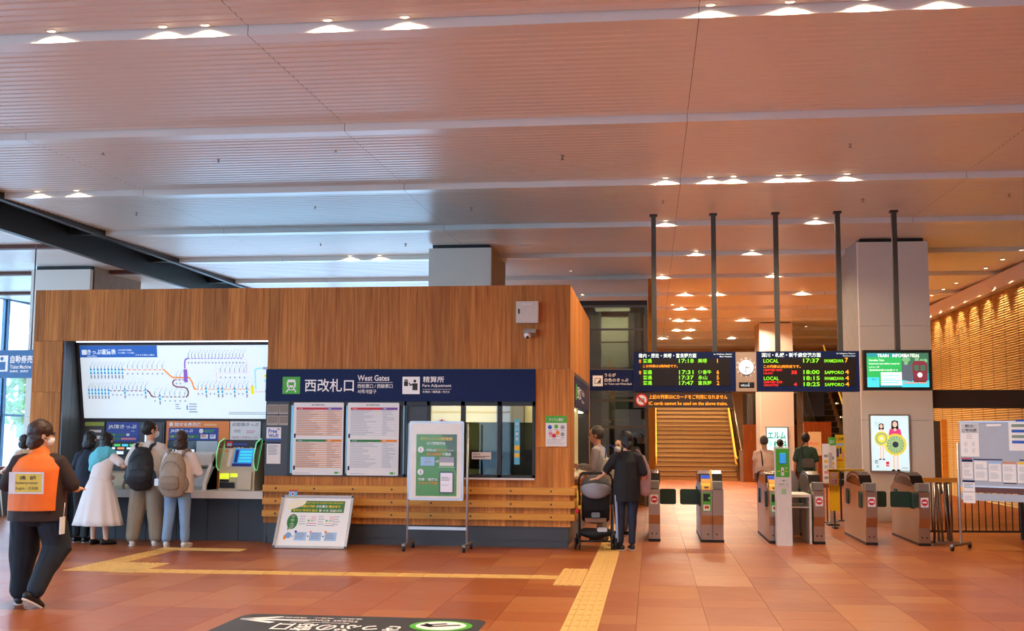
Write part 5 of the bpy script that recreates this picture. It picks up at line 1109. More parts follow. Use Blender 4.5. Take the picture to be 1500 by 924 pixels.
def hand(mb, wrist, d, palm_n, s, mt, curl=.6, left=True):
    """palm with four fingers of unequal length and a thumb leaving the side of the palm"""
    d = V(*d).normalized(); n = V(*palm_n); n = (n - d * n.dot(d)).normalized(); a = d.cross(n)
    if left: a = -a
    w = V(*wrist)
    limb(mb, [w, w + d * .04 * s, w + d * .085 * s], [(.024 * s, .02 * s), (.04 * s, .016 * s), (.042 * s, .015 * s)], mt, 12, tuple(a))
    for i, (off, L) in enumerate(((-.030, .066), (-.010, .076), (.011, .071), (.031, .055))):
        b = w + d * .082 * s + a * off * s; m1 = b + (d * math.cos(curl * .5) + n * math.sin(curl * .5)) * L * .45 * s
        m2 = m1 + (d * math.cos(curl * 1.3) + n * math.sin(curl * 1.3)) * L * .35 * s; m3 = m2 + (d * math.cos(curl * 2) + n * math.sin(curl * 2)) * L * .22 * s
        limb(mb, [b - d * .02 * s, b, m1, m2, m3], [.009 * s, .0095 * s, .009 * s, .008 * s, .007 * s], mt, 8)
    b = w + d * .03 * s - a * .032 * s; limb(mb, [b, b - a * .025 * s + d * .025 * s + n * .008 * s, b - a * .028 * s + d * .055 * s + n * .018 * s], [.012 * s, .011 * s, .008 * s], mt, 8)
def person(label, loc, rz, H, top, bottom, shoe, hair, hairk='short', skin=SKIN, build=1.0, feet=None, arms=None, lean=0.0, side=0.0, hyaw=0.0, hpitch=0.0, sleeve='short',
           loose=1.0, hem=.86, baggy=1.0, skirt=None, mask=False, glasses=False, vox=.011, bend=(.02, .02), kx=(0, 0), sole=None, topname='shirt', botname='trousers', fold=.008, hipz=None):
    s = H / 1.70; t = thing('person', label, 'person', loc, rz)
    def P(x, y, z): return V(x * s, y * s, z * s)
    feet = feet or [(-.09, 0, 0, 0), (.09, 0, 0, 0)]                           # x, y, z of the ankle base, yaw
    hz = hipz or .93
    pel = P(side * .3, -lean * .15, hz); dz = hz - .93; sh = P(side, lean, 1.395 - abs(lean) * .12 + dz); nb = sh + P(0, .012 + lean * .08, .05); hc = nb + P(0, .02 + lean * .12, .155 - abs(lean) * .03)
    arms = arms or [((-.235, .0, 1.12), (-.245, .06, .87)), ((.235, .0, 1.12), (.245, .06, .87))]
    bw = build
    # --- body: one continuous skin
    mb = MB()
    R = Matrix.Rotation(hyaw, 3, 'Z') @ Matrix.Rotation(hpitch, 3, 'X')
    def hd(x, y, z): return hc + R @ P(x * 1.07, y * 1.07, z * 1.07)
    def hball(c, r, mt=skin, n=14):
        q = MB(); q.ball((0, 0, 0), r, mt, n, 10); k = len(mb.v)
        for v in q.v: mb.v.append(tuple(hd(c[0] + v[0], c[1] + v[1], c[2] + v[2])))
        for f in q.f: mb.face([k + i for i in f], mt, True)
    hball((0, -.008, .025), (.076, .095, .092)); hball((0, .022, -.035), (.060, .066, .078)); hball((0, .045, -.075), (.036, .034, .034)); hball((0, .092, -.02), (.013, .018, .022)); hball((0, .082, .012), (.03, .014, .012))
    hball((0, .078, -.062), (.022, .012, .012)); hball((-.078, -.008, -.005), (.012, .022, .032)); hball((.078, -.008, -.005), (.012, .022, .032))
    limb(mb, [nb - P(0, .01, .06), nb + P(0, 0, .0), tuple(hd(0, -.012, -.055))], [(.07 * s, .06 * s), .054 * s, .052 * s], skin)
    limb(mb, [pel - P(0, 0, .02), pel + P(0, 0, .1), (pel + sh) / 2, sh - P(0, 0, .1), sh - P(0, 0, .01)], [(.15 * s * bw, .10 * s * bw), (.14 * s * bw, .095 * s * bw), (.13 * s * bw, .09 * s * bw), (.155 * s * bw, .10 * s * bw), (.12 * s, .06 * s)], skin)
    ELB = []; shoulders = []
    for i, (e, w_) in enumerate(((a[0], a[1]) for a in arms)):
        sg = -1 if i == 0 else 1; S = sh + P(sg * .162 * (.6 + .4 * bw), -.005, -.035); e = P(*e); w_ = P(*w_); shoulders.append(S); ELB.append((S, e, w_))
        limb(mb, [S, S * .5 + e * .5, e, e * .5 + w_ * .5, w_], [.052 * s, .046 * s, .038 * s, .036 * s, .025 * s], skin)
        dirv = arms[i][2] if len(arms[i]) > 2 else (w_ - e).normalized(); pn = arms[i][3] if len(arms[i]) > 3 else (-sg, 0, 0)
        hand(mb, w_, dirv, pn, s, skin, arms[i][4] if len(arms[i]) > 4 else .45, i == 0)
    LEG = []
    for i, f in enumerate(feet):
        sg = -1 if i == 0 else 1; hip = pel + P(sg * .088 * bw, 0, -.03); an = P(f[0], f[1], f[2] + .075); kn = (hip + an) / 2 + P(kx[i], bend[i], .02); LEG.append((hip, kn, an, f))
        limb(mb, [hip, hip * .5 + kn * .5, kn, kn * .55 + an * .45 - P(0, .012, 0), an], [.082 * s * bw, .072 * s * bw, .052 * s * bw, .052 * s, .035 * s], skin)
        yw = f[3]; fd = V(math.sin(yw) * -1, math.cos(yw), 0); limb(mb, [an - P(0, 0, .02) - fd * .03 * s, an + fd * .05 * s - P(0, 0, .035), an + fd * .09 * s - P(0, 0, .04)], [(.03 * s, .03 * s), (.03 * s, .02 * s), (.03 * s, .014 * s)], skin)
    fuse(mb, 'body', t, skin, vox * .8, 2)
    # --- face
    mb = MB()
    for x in (-.032, .032):
        c = hd(x, .079, .012); mb.ball(tuple(c), (.013 * s, .009 * s, .007 * s), INK, 8, 6); c = hd(x, .083, .032); mb.ball(tuple(c), (.018 * s, .008 * s, .004 * s), hair, 8, 6)
    mb.build('eyes', t); 
    if not mask: mb = MB(); mb.ball(tuple(hd(0, .088, -.064)), (.022 * s, .007 * s, .006 * s), mat('lips', 'b06a5c', .5), 8, 6); mb.build('mouth', t)
    else:
        mb = MB(); hb = MB()
        for (c, r) in (((0, .052, -.05), (.060, .058, .050)), ((0, .085, -.035), (.03, .028, .03))):
            q = MB(); q.ball((0, 0, 0), r, MASKM, 12, 8); k = len(mb.v); mb.v += [tuple(hd(c[0] + v[0], c[1] + v[1], c[2] + v[2])) for v in q.v]; [mb.face([k + i for i in f], MASKM, True) for f in q.f]
        mk = fuse(mb, 'face_mask', t, MASKM, .006 * s, 2)
        mb = MB(); mb.tube([tuple(hd(sx * a, b, c)) for sx in (-1,) for a, b, c in ((.055, .06, -.03), (.085, -.015, .0), (.085, -.02, -.02), (.05, .055, -.07))], .003, MASKM, 5); mb.tube([tuple(hd(a, b, c)) for a, b, c in ((.055, .06, -.03), (.085, -.015, .0), (.085, -.02, -.02), (.05, .055, -.07))], .003, MASKM, 5); mb.build('ear_loop', mk)
    if glasses:
        mb = MB()
        for x in (-.033, .033): mb.tube([tuple(hd(x + .024 * math.cos(a * PI / 6), .098, .012 + .018 * math.sin(a * PI / 6))) for a in range(12)], .003, INK, 5, True)
        for sx in (-1, 1): mb.tube([tuple(hd(sx * .056, .096, .014)), tuple(hd(sx * .082, .02, .016)), tuple(hd(sx * .083, -.02, .008))], .003, INK, 5)
        mb.tube([tuple(hd(-.01, .1, .014)), tuple(hd(.01, .1, .014))], .003, INK, 5); mb.build('glasses', t)
    # --- hair
    mb = MB(); hball((0, -.030, .032), (.091, .102, .106), hair)
    if hairk in ('bob', 'bun', 'long', 'full'): hball((0, -.045, -.02), (.092, .075, .095), hair)
    if hairk == 'bob': hball((0, -.045, -.08), (.098, .07, .075), hair); hball((-.055, -.01, -.055), (.036, .05, .08), hair); hball((.055, -.01, -.055), (.036, .05, .08), hair)
    if hairk == 'long': hball((0, -.06, -.12), (.095, .055, .11), hair); hball((.06, .0, -.07), (.03, .05, .09), hair); hball((-.06, .0, -.07), (.03, .05, .09), hair)
    if hairk == 'bun': hball((0, -.105, -.085), (.045, .045, .06), hair); hball((0, -.07, -.05), (.07, .06, .07), hair)
    if hairk == 'full': hball((0, -.02, .05), (.10, .11, .10), hair); hball((0, -.06, -.05), (.088, .07, .085), hair)
    fuse(mb, 'hair', t, hair, .009, 2, .006, 30, 1)
    if hairk == 'cap':
        mb = MB(); hball((0, -.02, .05), (.092, .105, .08), CHAR); hball((0, .085, .05), (.07, .07, .012), CHAR); fuse(mb, 'cap', t, CHAR, .009, 2)
    # --- top
    mb = MB(); L = loose
    base = P(side * .3, -lean * .1, hem + dz)
    limb(mb, [base, pel + P(0, 0, .1) if hem < .95 else base + P(0, 0, .06), (pel + sh) / 2 + P(0, 0, .02), sh - P(0, .0, .11), sh - P(0, .0, .03), sh + P(0, 0, .02)],
         [(.185 * s * bw * L, .135 * s * bw * L), (.178 * s * bw * L, .128 * s * bw * L), (.165 * s * bw * L, .118 * s * bw * L), (.178 * s * bw, .12 * s * bw), (.145 * s * bw, .088 * s), (.075 * s, .062 * s)], top, 18)
    for i, (S, e, w_) in enumerate(ELB):
        if sleeve == 'short': limb(mb, [S - (S - sh) * .35, S, S * .35 + e * .65], [.068 * s, .070 * s * L, .068 * s * L], top)
        elif sleeve == 'half': limb(mb, [S - (S - sh) * .35, S, S * .1 + e * .9], [.068 * s, .072 * s * L, .066 * s * L], top)
        else: limb(mb, [S - (S - sh) * .35, S, (S + e) / 2, e, e * .4 + w_ * .6, e * .08 + w_ * .92], [.066 * s, .068 * s * L, .062 * s * L, .056 * s * L, .05 * s * L, .042 * s * L], top)
    g_ = fuse(mb, topname, t, top, vox, 3, fold)
    bm = bmesh.new(); bm.from_mesh(g_.data); bmesh.ops.bisect_plane(bm, geom=bm.verts[:] + bm.edges[:] + bm.faces[:], plane_co=base + P(0, 0, .012), plane_no=(0, 0, 1), clear_inner=True); bm.to_mesh(g_.data); bm.free()
    # --- bottom
    if skirt:
        z0, rr, mt, nm = skirt; mb = MB(); n = 56; k0 = 10; wz = pel.z + .12 * s
        for i in range(k0):
            f = i / (k0 - 1); z = wz * (1 - f) + z0 * s * f; r0 = .135 * s * bw * (1 - f) + rr * s * f + .05 * s * math.sin(min(1, f * 2.2) * PI / 2) * (1 - f * .5)
            for j in range(n):
                a = 2 * PI * j / n; w = 1 + .05 * f * math.sin(a * 13 + 1.3 * math.sin(a * 3)) + .03 * f * math.sin(a * 5 + 1); mb.v.append((pel.x + r0 * w * math.cos(a) * 1.05, pel.y + r0 * w * math.sin(a) * .85, z))
        for i in range(k0 - 1):
            for j in range(n): mb.face([i * n + j, i * n + (j + 1) % n, (i + 1) * n + (j + 1) % n, (i + 1) * n + j], mt, True)
        o = mb.build(nm, t); sd = o.modifiers.new('thickness', 'SOLIDIFY'); sd.thickness = .006
    else:
        mb = MB(); g = baggy
        limb(mb, [pel - P(0, 0, .06), pel + P(0, 0, .02), pel + P(0, 0, .11)], [(.165 * s * bw, .12 * s * bw), (.17 * s * bw, .122 * s * bw), (.15 * s * bw, .108 * s * bw)], bottom, 18)
        for hip, kn, an, f in LEG:
            limb(mb, [hip + P(0, 0, .02), hip * .5 + kn * .5, kn, kn * .5 + an * .5 - P(0, .01, 0), an * .84 + kn * .16 - P(0, .01, .03)], [.092 * s * bw, .083 * s * bw * (.6 + .4 * g), .066 * s * bw * g, .06 * s * g, .056 * s * g], bottom)
        fuse(mb, botname, t, bottom, vox, 3, fold)
    # --- shoes
    for hip, kn, an, f in LEG:
        yw = f[3]; tip = f[4] if len(f) > 4 else 0.0; fd = V(-math.sin(yw), math.cos(yw), 0); lat = V(math.cos(yw), math.sin(yw), 0)
        fd2 = (fd * math.cos(tip) - V(0, 0, 1) * math.sin(tip)); up = lat.cross(fd2); b = an - up * .055 * s
        mb = MB(); limb(mb, [b - fd2 * .055 * s + up * .02 * s, b + up * .028 * s, b + fd2 * .07 * s + up * .018 * s, b + fd2 * .15 * s + up * .006 * s], [(.038 * s, .042 * s), (.042 * s, .048 * s), (.045 * s, .036 * s), (.042 * s, .026 * s)], shoe, 12, tuple(lat))
        so = fuse(mb, 'shoe', t, shoe, .009, 2)
        mb = MB(); pts = []
        for j in range(20):
            a = 2 * PI * j / 20; y = .052 * s + .135 * s * math.sin(a); pts.append(b + fd2 * y + lat * (.046 * s * math.cos(a)) - up * .012 * s)
        k = len(mb.v); mb.v += [tuple(p) for p in pts] + [tuple(p - up * .016 * s) for p in pts]; sm_ = sole or WHITEP
        mb.face(list(range(20)), sm_); mb.face([20 + j for j in reversed(range(20))], sm_)
        for j in range(20): mb.face([j, 20 + j, 20 + (j + 1) % 20, (j + 1) % 20], sm_)
        mb.build('sole', so)
    t['_s'] = 0; del t['_s']
    return t, dict(s=s, sh=sh, pel=pel, hc=hc, ELB=ELB, P=P, hd=hd)
def backpack(label, loc, rz, s, mt, pocket, strap, sh_w=.11):
    t = thing('backpack', label, 'backpack', loc, rz)
    mb = MB(); limb(mb, [(0, 0, -.05), (0, -.02, .05), (0, -.02, .2), (0, 0, .36), (0, .02, .45)], [(.165, .08), (.20, .115), (.195, .11), (.17, .09), (.12, .065)], mt, 18); fuse(mb, 'bag_body', t, mt, .012, 3, .008, 8, 1)
    mb = MB(); limb(mb, [(0, -.115, .02), (0, -.13, .1), (0, -.115, .17)], [(.13, .03), (.145, .04), (.13, .03)], pocket, 14); fuse(mb, 'front_pocket', t, pocket, .01, 2)
    for x in (-1, 1):
        mb = MB(); limb(mb, [(x * .18, -.01, .0), (x * .20, -.01, .08), (x * .185, -.01, .15)], [.03, .04, .03], pocket, 10); fuse(mb, 'side_pocket', t, pocket, .01, 2)
        mb = MB(); mb.tube([(x * .07, .05, .40), (x * sh_w, .08, .515), (x * (sh_w + .02), .19, .55), (x * (sh_w + .035), .30, .49), (x * (sh_w + .05), .30, .3), (x * (sh_w + .075), .2, .08), (x * .15, .06, .03)], .024, strap, 8); mb.build('strap', t)
    mb = MB(); mb.tube([(-.05, .0, .42), (-.03, -.01, .475), (.03, -.01, .475), (.05, .0, .42)], .010, strap, 6); mb.build('top_handle', t)
    mb = MB(); mb.tube([(.14 * math.cos(a * PI / 8), -.075 - .035 * math.sin(a * PI / 8), .22 + .17 * math.sin(a * PI / 8)) for a in range(9)], .006, strap, 5); mb.build('zip', t)
    return t
# 1 interpreter ------------------------------------------------------
SHB = mat('shirt_dark_brown', '33221f', .8, var=.3, scale=40); JNS = mat('jeans_dark', '16202c', .8, var=.35, scale=5); SNK = mat('sneaker_dark', '1c181a', .6); VEST = mat('vest_orange', 'f1711a', .6, var=.06); SOLR = mat('sole_cream', 'd9cfc8', .6)
t1, q = person('person in an orange interpreter vest and dark jeans walking at left', (-5.60, 9.95, 0), .12, 1.64, SHB, JNS, SNK, HAIRB, 'full', SKIN, 1.30,
    feet=[(-.20, .16, 0, .45), (.06, -.16, .06, -.5, .5)], arms=[((-.31, -.02, 1.10), (-.26, .24, 1.06)), ((.33, .04, 1.10), (.27, .30, 1.08), (-.3, 1, .1), (0, 0, -1))], hyaw=-.95, glasses=True, mask=True, sleeve='half', loose=1.12, hem=.79, baggy=1.6, bend=(.05, .16), kx=(0, .09), sole=SOLR, fold=.008, vox=.012)
s, P_, sh, pel = q['s'], q['P'], q['sh'], q['pel']
mb = MB(); limb(mb, [P_(0, .0, .88), P_(0, 0, 1.03), P_(0, 0, 1.18), P_(0, 0, 1.29), P_(0, 0, 1.385), P_(0, .0, 1.43)], [(.287 * s, .222 * s), (.282 * s, .216 * s), (.262 * s, .200 * s), (.252 * s, .180 * s), (.20 * s, .135 * s), (.10 * s, .085 * s)], VEST, 24)
vest = fuse(mb, 'orange_vest', t1, VEST, .012, 2, .005)
me = vest.data; bm = bmesh.new(); bm.from_mesh(me)          # tabard: open at the sides below the arms
for sg in (-1, 1): bmesh.ops.bisect_plane(bm, geom=bm.verts[:] + bm.edges[:] + bm.faces[:], plane_co=(sg * .225 * s, 0, 0), plane_no=(-sg, 0, .0), clear_inner=True)
bmesh.ops.bisect_plane(bm, geom=bm.verts[:] + bm.edges[:] + bm.faces[:], plane_co=(0, 0, .90 * s), plane_no=(0, 0, 1), clear_inner=True)
bm.to_mesh(me); bm.free(); md = vest.modifiers.new('thickness', 'SOLIDIFY'); md.thickness = .004
F = Flat(); PLY = mat('placard_yellow', 'e8c63a', .35); PLW = mat('placard_film', 'e9e4ea', .3)
F.rect(-.155, -.095, .155, .095, PLW, 1); F.rect(-.10, -.082, .14, .082, PLY, 2); F.text('通  訳', -.06, .03, .036, INK, 3, .15, .014); F.text('Interpreter', -.09, -.018, .034, INK, 3, .20, .006); F.text('English・日本語', -.09, -.064, .032, INK, 3, .20, .006)
mb = MB(); mb.box(-.157, .157, -.004, .002, -.097, .097, PLW); pl = mb.build('placard', vest); pl.location = P_(-.02, -.224, 1.16); pl.rotation_euler = (.04, 0, 0); F.build('lettering', pl, (0, -.004, 0))
mb = MB(); mb.tube([P_(.275, -.05, .84), P_(.285, -.06, .97)], .004, WHITEP, 6); mb.box(.265 * s, .28 * s, -.12 * s, -.02 * s, .68 * s, .84 * s, WHITEP); mb.build('hip_tag', t1)
# 2 woman in the white dress ------------------------------------------
DRS = mat('dress_white', 'eadfda', .8, var=.04); TEAL = mat('shawl_teal', '62bfcc', .8, var=.08, scale=20)
t2, q = person('person in a white dress with a teal shawl at the blue ticket machine', (-7.80, 15.55, 0), -.30, 1.56, DRS, DRS, mat('sandal_black', '151313', .5), HAIRK, 'bob', SKINP, 1.05, feet=[(-.10, -.02, 0, .3), (.12, .02, 0, -.4)],
    arms=[((-.27, .10, 1.14), (-.20, .30, 1.05)), ((.30, .16, 1.20), (.14, .36, 1.18), (-1, .4, 0), (0, 0, -1))], lean=.10, side=-.05, hpitch=-.12, skirt=(.30, .36, DRS, 'skirt'), topname='bodice', hem=.96, loose=1.0, sleeve='short', sole=BLACK)
P_ = q['P']; sh = q['sh']
mb = MB(); limb(mb, [sh + P_(-.20, -.03, -.20), sh + P_(-.17, -.07, -.09), sh + P_(0, -.10, -.0), sh + P_(.13, -.05, .03), sh + P_(.17, .02, .0)], [(.13, .05), (.15, .065), (.135, .06), (.09, .05), (.055, .04)], TEAL, 14, (0, .3, 1))
limb(mb, [sh + P_(-.22, .0, -.22), sh + P_(-.20, .04, -.10), sh + P_(-.12, .08, .0), sh + P_(0, .09, .02)], [(.07, .05), (.09, .045), (.07, .04), (.05, .03)], TEAL, 14, (0, .5, 1)); fuse(mb, 'shawl', t2, TEAL, .011, 3, .008, 12, 1)
mb = MB(); mb.tube([sh + P_(-.12, -.10, .0), sh + P_(.02, -.155, -.20), sh + P_(.14, -.13, -.36), sh + P_(.20, .0, -.46)], .009, mat('strap_wine', '5b1620', .5), 6); mb.build('bag_strap', t2)
# 3 dark-haired person hidden at the left
person('person in dark navy clothes mostly hidden behind the woman in the white dress', (-8.22, 15.85, 0), -.2, 1.57, mat('top_navy', '1c2536', .8), mat('trousers_black', '17181c', .8), BLACK, HAIRK, 'bob', SKINP, 1.0, arms=[((-.25, .06, 1.12), (-.2, .30, 1.1)), ((.25, .1, 1.12), (.12, .34, 1.1))], lean=.08, hpitch=-.2, sleeve='half')
# 4 man with black backpack
CRM = mat('shirt_cream', 'ddd2c6', .8, var=.05); KHK = mat('trousers_khaki', '8f7f6c', .8, var=.08)
t4, q = person('person in a cream shirt and khaki trousers wearing a black backpack', (-7.12, 15.55, 0), .05, 1.72, CRM, KHK, mat('sneaker_white', 'd8d2ca', .6), HAIRK, 'short', SKIN, 1.08, feet=[(-.17, -.02, 0, .35), (.16, .02, 0, -.3)],
    arms=[((-.30, .06, 1.12), (-.22, .24, 1.0)), ((.30, .10, 1.13), (.20, .34, 1.12))], lean=.04, hyaw=-.85, mask=True, sleeve='half', loose=1.12, baggy=1.75, hem=.84)
backpack('black fabric backpack on the back of the person in khaki trousers', (-7.135, 15.37, .88), .05, 1, mat('pack_black', '15171c', .6, var=.25, scale=14), mat('pack_black2', '1d2027', .6), BLACK)
# 5 woman with beige backpack
WJ = mat('jacket_white', 'e6dcd8', .8, var=.05); LJ = mat('jeans_light', '7f98b4', .8, var=.15, scale=6)
person('person in a white jacket and light jeans wearing a beige backpack', (-6.60, 15.42, 0), .03, 1.58, WJ, LJ, mat('sneaker_white'), HAIRB, 'bob', SKINP, 1.05, feet=[(-.15, 0, 0, .25), (.14, .0, 0, -.2)],
    arms=[((-.28, .06, 1.10), (-.20, .25, 1.06)), ((.29, .08, 1.10), (.18, .28, 1.08))], lean=.05, sleeve='long', loose=1.22, baggy=1.25, hem=.80)
backpack('beige fabric backpack on the back of the person in light jeans', (-6.60, 15.24, .80), .03, 1, mat('pack_beige', '9c8a78', .7, var=.18, scale=12), mat('pack_beige2', '8b7967', .7), mat('strap_taupe', '8a7c70', .7))
mb = MB(); mb.rbox(-.03, .03, -.01, .01, -.05, .05, .015, mat('charm_clear', 'd9e2ec', .3)); mb.ball((.0, -.012, .07), .014, BLUE, 8, 6); o = mb.build('bag_charm'); o.location = (-6.80, 15.16, .90); tag(o, 'pale charm with a blue bead hanging on the beige backpack', 'charm')
# 6 old man at the side counter
GS = mat('shirt_grey', '9a9697', .8, var=.08); 
t6, q = person('older person in a grey shirt standing at the side counter, face turned left', (-.76, 17.35, 0), 1.35, 1.69, GS, mat('trousers_beige', '8d8270', .8), mat('shoe_brown', '4a3a30', .6), HAIRG, 'short', SKIN, 1.0, arms=[((-.22, .08, 1.10), (-.14, .30, 1.12)), ((.23, .03, 1.10), (.18, .27, 1.02))], lean=.05, hyaw=.2, hpitch=-.1, sleeve='long', loose=1.1)
# his tote
t = thing('tote_bag', 'pale green patterned tote bag on the shoulder of the older person', 'bag', (-.62, 17.16, .92), rz=.1); TT = mat('tote_green', 'b5b59a', .8, var=.25, scale=22)
mb = MB(); limb(mb, [(0, 0, .02), (0, 0, .15), (0, 0, .30)], [(.13, .05), (.15, .06), (.13, .03)], TT, 14); fuse(mb, 'bag_body', t, TT, .012, 2, .006); mb = MB(); mb.tube([(-.08, 0, .28), (-.06, .03, .48), (0, .05, .52), (.06, .03, .48), (.08, 0, .28)], .010, mat('tote_handle', '35549a', .6), 6); mb.build('handle', t)
# 7 person behind him
person('person with white top and glasses half hidden between older person and pushchair', (-.50, 18.5, 0), 2.3, 1.50, mat('top_white', 'd5d2d4', .8), mat('trousers_grey', '55565c', .8), BLACK, HAIRK, 'bob', SKINP, 1.0, glasses=True, mask=True, hyaw=.3)
# 8 woman with the pushchair
BT = mat('tunic_black', '15161a', .8, var=.2, scale=10); NV = mat('trousers_navy', '1d2940', .8, var=.1)
t8, q = person('person in a black tunic and navy trousers with hand on the pushchair', (-.36, 16.12, 0), .12, 1.60, BT, NV, mat('slip_on_black', '1b1b1d', .5), HAIRK, 'bun', SKIN, 1.06, feet=[(-.10, .0, 0, .7), (.08, .03, 0, .1)],
    arms=[((-.30, .04, 1.14), (-.43, .12, 1.03), (-1, .35, -.1), (0, 0, -1), .5), ((.27, .0, 1.10), (.22, .18, .95))], lean=.02, side=.01, hpitch=-.12, hyaw=.15, sleeve='half', loose=1.05, hem=.70)
P_ = q['P']
mb = MB()
for i in range(8): pass
limb(mb, [P_(-.165, -.055, .80), P_(-.15, -.06, .5), P_(-.14, -.05, .12)], [(.02, .03), (.02, .028), (.02, .026)], mat('stripe_pale_blue', '8fa3c8', .7), 8); fuse(mb, 'side_stripe', t8, mat('stripe_pale_blue'), .012, 1)
t = thing('shoulder_bag', 'dusty pink cloth bag hanging behind the person in the black tunic', 'bag', (-.12, 16.28, .78), rz=.5); PB = mat('bag_dusty_pink', 'a98d98', .8, var=.1)
mb = MB(); limb(mb, [(0, 0, .0), (.01, 0, .15), (0, 0, .34), (-.02, 0, .5)], [(.09, .06), (.11, .07), (.09, .06), (.04, .03)], PB, 14); fuse(mb, 'bag_body', t, PB, .012, 3, .012, 10, .5); mb = MB(); mb.tube([(-.02, 0, .5), (-.08, .0, .58), (-.12, -.02, .60)], .014, PB, 6); mb.build('strap', t)
# 9, 10 people beyond the gates
t9, q = person('person in a pale striped shirt with black shoulder strap beyond the gates', (2.30, 24.0, 0), .1, 1.56, mat('shirt_pale_pink', 'dcb8a2', .8, var=.12, scale=35), BLACK, BLACK, HAIRG, 'short', SKIN, 1.15, lean=.06, hpitch=-.25, sleeve='short', loose=1.15, hem=.90, vox=.014)
P_ = q['P']; mb = MB(); mb.tube([P_(-.10, .06, 1.42), P_(-.10, -.115, 1.36), P_(-.09, -.15, 1.15), P_(-.08, -.15, .95)], .014, BLACK, 6); mb.build('shoulder_strap', t9)
t = thing('waist_bag', 'black waist bag worn by the person in the pale striped shirt', 'bag', (2.30, 23.83, .80)); mb = MB(); limb(mb, [(-.15, .0, .0), (-.07, -.03, 0), (.07, -.03, .0), (.15, 0, 0)], [(.05, .08), (.06, .10), (.06, .10), (.05, .08)], BLACK, 12, (0, 1, 0)); fuse(mb, 'bag_body', t, BLACK, .014, 2)
t10, q = person('person in a dark green shirt with a small grey bag beyond the gates', (3.25, 25.0, 0), .05, 1.62, mat('shirt_green', '2f4a3a', .8), mat('shorts_black', '17171b', .8), BLACK, HAIRK, 'short', SKIN, 1.0, sleeve='half', loose=1.1, vox=.014)
t = thing('sling_bag', 'small grey sling bag on the back of the person in green', 'bag', (3.27, 24.84, .93)); SG = mat('sling_grey', '5e574d', .6); mb = MB(); mb.rbox(-.12, .12, -.06, .02, 0, .19, .04, SG); mb.build('bag_body', t); mb = MB(); mb.rbox(-.1, .1, -.068, -.06, .02, .11, .02, SG); mb.build('front_pocket', t); mb = MB(); mb.tube([(-.1, .0, .18), (-.14, .05, .4), (-.05, .12, .52)], .012, CHAR, 6); mb.build('strap', t)
# 11 person by the left windows
person('person with dark hair and face mask standing by the left window counter', (-11.35, 19.6, 0), 1.35, 1.50, mat('top_white'), mat('trousers_dark', '2a3038', .8), mat('sneaker_white'), HAIRK, 'bob', SKINP, 1.0, arms=[((-.24, .12, 1.10), (-.16, .36, 1.0)), ((.24, .10, 1.10), (.2, .34, 1.0))], mask=True, vox=.013)
person('distant person whose head shows just above the green reader pillar', (3.28, 30, 0), .4, 1.48, CRM, KHK, BLACK, HAIRK, 'short', SKIN, 1.0, hyaw=-.8, vox=.018)
# ------------------------------------------------------------------ pushchair
t = thing('pushchair', 'black pushchair with grey canopy beside the office counter', 'pushchair', (-.80, 16.32, 0), rz=.05)
for s_ in (-1, 1):
    mb = MB(); mb.tube([(s_ * .225, .45, .10), (s_ * .235, .05, .62), (s_ * .235, -.10, .96), (s_ * .21, -.16, 1.02)], .014, BLACK, 8); mb.build('frame_tube', t)
    mb = MB(); mb.tube([(s_ * .24, -.30, .09), (s_ * .235, .0, .55), (s_ * .22, .15, .72)], .013, BLACK, 8); mb.build('frame_tube', t)
    for y, off_ in ((-.30, .06), (.42, .04)):
        for k in (-1, 1):
            mb = MB(); c = (s_ * .25 + k * off_ * .5, y, .085); mb.tube([(c[0] + 0, c[1] + .07 * math.cos(a * PI / 10), c[2] + .07 * math.sin(a * PI / 10)) for a in range(20)], .015, BLACK, 6, True)
            for a in range(3): mb.tube([c, (c[0], c[1] + .06 * math.cos(a * 2.094), c[2] + .06 * math.sin(a * 2.094))], .007, CHAR, 5)
            mb.tube([(c[0] - .014, c[1], c[2]), (c[0] + .014, c[1], c[2])], .018, CHAR, 8); mb.build('wheel', t)
mb = MB(); mb.tube([(-.21, -.16, 1.02), (-.18, -.2, 1.05), (.18, -.2, 1.05), (.21, -.16, 1.02)], .018, mat('grip_foam', '1a1a1c', .8), 8); mb.build('handle', t)
mb = MB(); mb.tube([(-.24, -.30, .12), (.24, -.30, .12)], .012, BLACK, 8); mb.tube([(-.23, .40, .14), (.23, .40, .14)], .012, BLACK, 8); mb.build('axle', t)
SBk = mat('seat_black', '141417', .8)
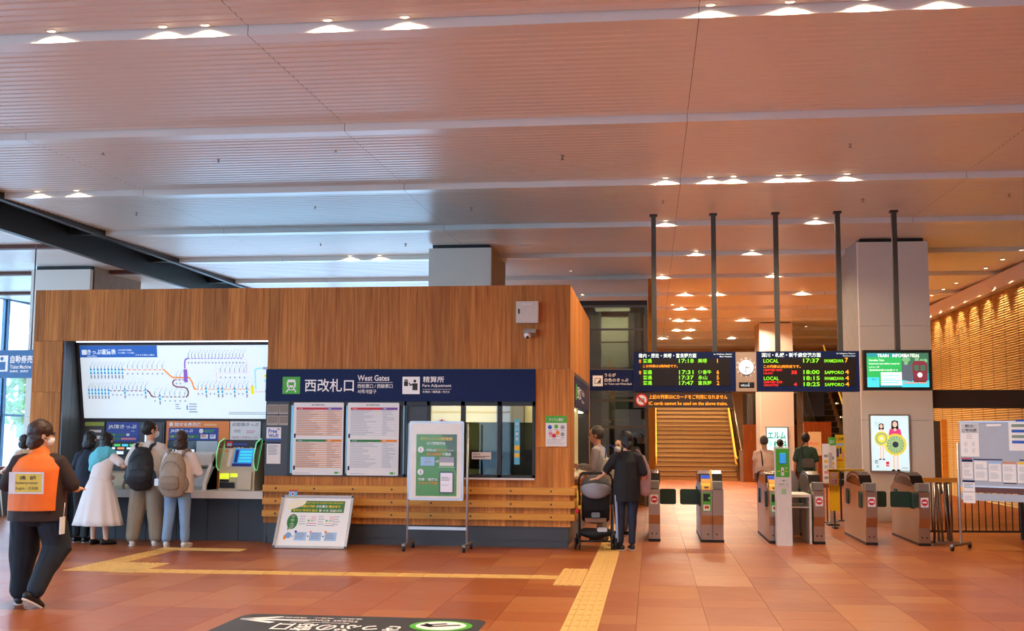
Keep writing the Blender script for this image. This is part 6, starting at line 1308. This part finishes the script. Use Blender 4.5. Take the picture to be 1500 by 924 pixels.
mb = MB(); limb(mb, [(0, .12, .38), (0, .0, .55), (0, -.07, .78), (0, -.08, .9)], [(.20, .06), (.205, .05), (.20, .045), (.17, .04)], SBk, 14); limb(mb, [(0, .12, .38), (0, .38, .40)], [(.19, .05), (.18, .05)], SBk, 14); fuse(mb, 'seat', t, SBk, .014, 2)
CG = mat('canopy_charcoal', '4a4846', .8, var=.1); CL = mat('canopy_grey', '8f9098', .8, var=.08)
def dome(t0, t1, mt, name, r=1.0):
    mb = MB(); n = 16; m_ = 7
    for i in range(m_ + 1):
        th = t0 + (t1 - t0) * i / m_
        for j in range(n + 1):
            ph = PI * j / n; mb.v.append((-.215 * r * math.cos(ph), .02 - .24 * r * math.sin(ph) * math.cos(th), .83 + .20 * r * math.sin(ph) * math.sin(th)))
    for i in range(m_):
        for j in range(n): a = i * (n + 1) + j; mb.face([a, a + 1, a + n + 2, a + n + 1], mt, True)
    o = mb.build(name, t); sd = o.modifiers.new('thickness', 'SOLIDIFY'); sd.thickness = .006; return o
dome(.42, 1.9, CG, 'canopy'); dome(-.75, .42, CL, 'canopy_back', 1.02)
mb = MB(); limb(mb, [(-.17, -.02, .22), (0, -.06, .20), (.17, -.02, .22)], [(.16, .06), (.17, .08), (.16, .06)], SBk, 12, (0, 1, 0)); bk = fuse(mb, 'basket', t, SBk, .014, 2, .006)
mb = MB(); mb.rbox(.02, .16, -.20, -.19, .24, .30, .02, mat('paper_pale', 'b9bcc4', .6)); mb.build('papers', bk)
mb = MB(); mb.rbox(-.06, .06, -.12, -.1, .43, .50, .02, mat('tag_grey', '6b727c', .6)); mb.box(-.15, .15, -.08, -.05, .36, .42, mat('tan_strap', '8a5f46', .7)); mb.build('seat_strap', t)
t = thing('bag_clip', 'yellow clip strap with red charm hanging on the pushchair frame', 'strap', (-1.05, 16.18, .50))
mb = MB(); mb.tube([(0, 0, .30), (.01, -.01, .18), (0, 0, .06)], .014, mat('clip_yellow', 'd8b21e', .5), 6); mb.build('strap', t); mb = MB(); mb.ball((0, 0, .03), (.026, .026, .05), RED, 10, 8); mb.ball((.03, 0, .07), (.02, .01, .03), mat('clip_lime', 'c8d02a', .5), 8, 6); mb.build('charm', t)
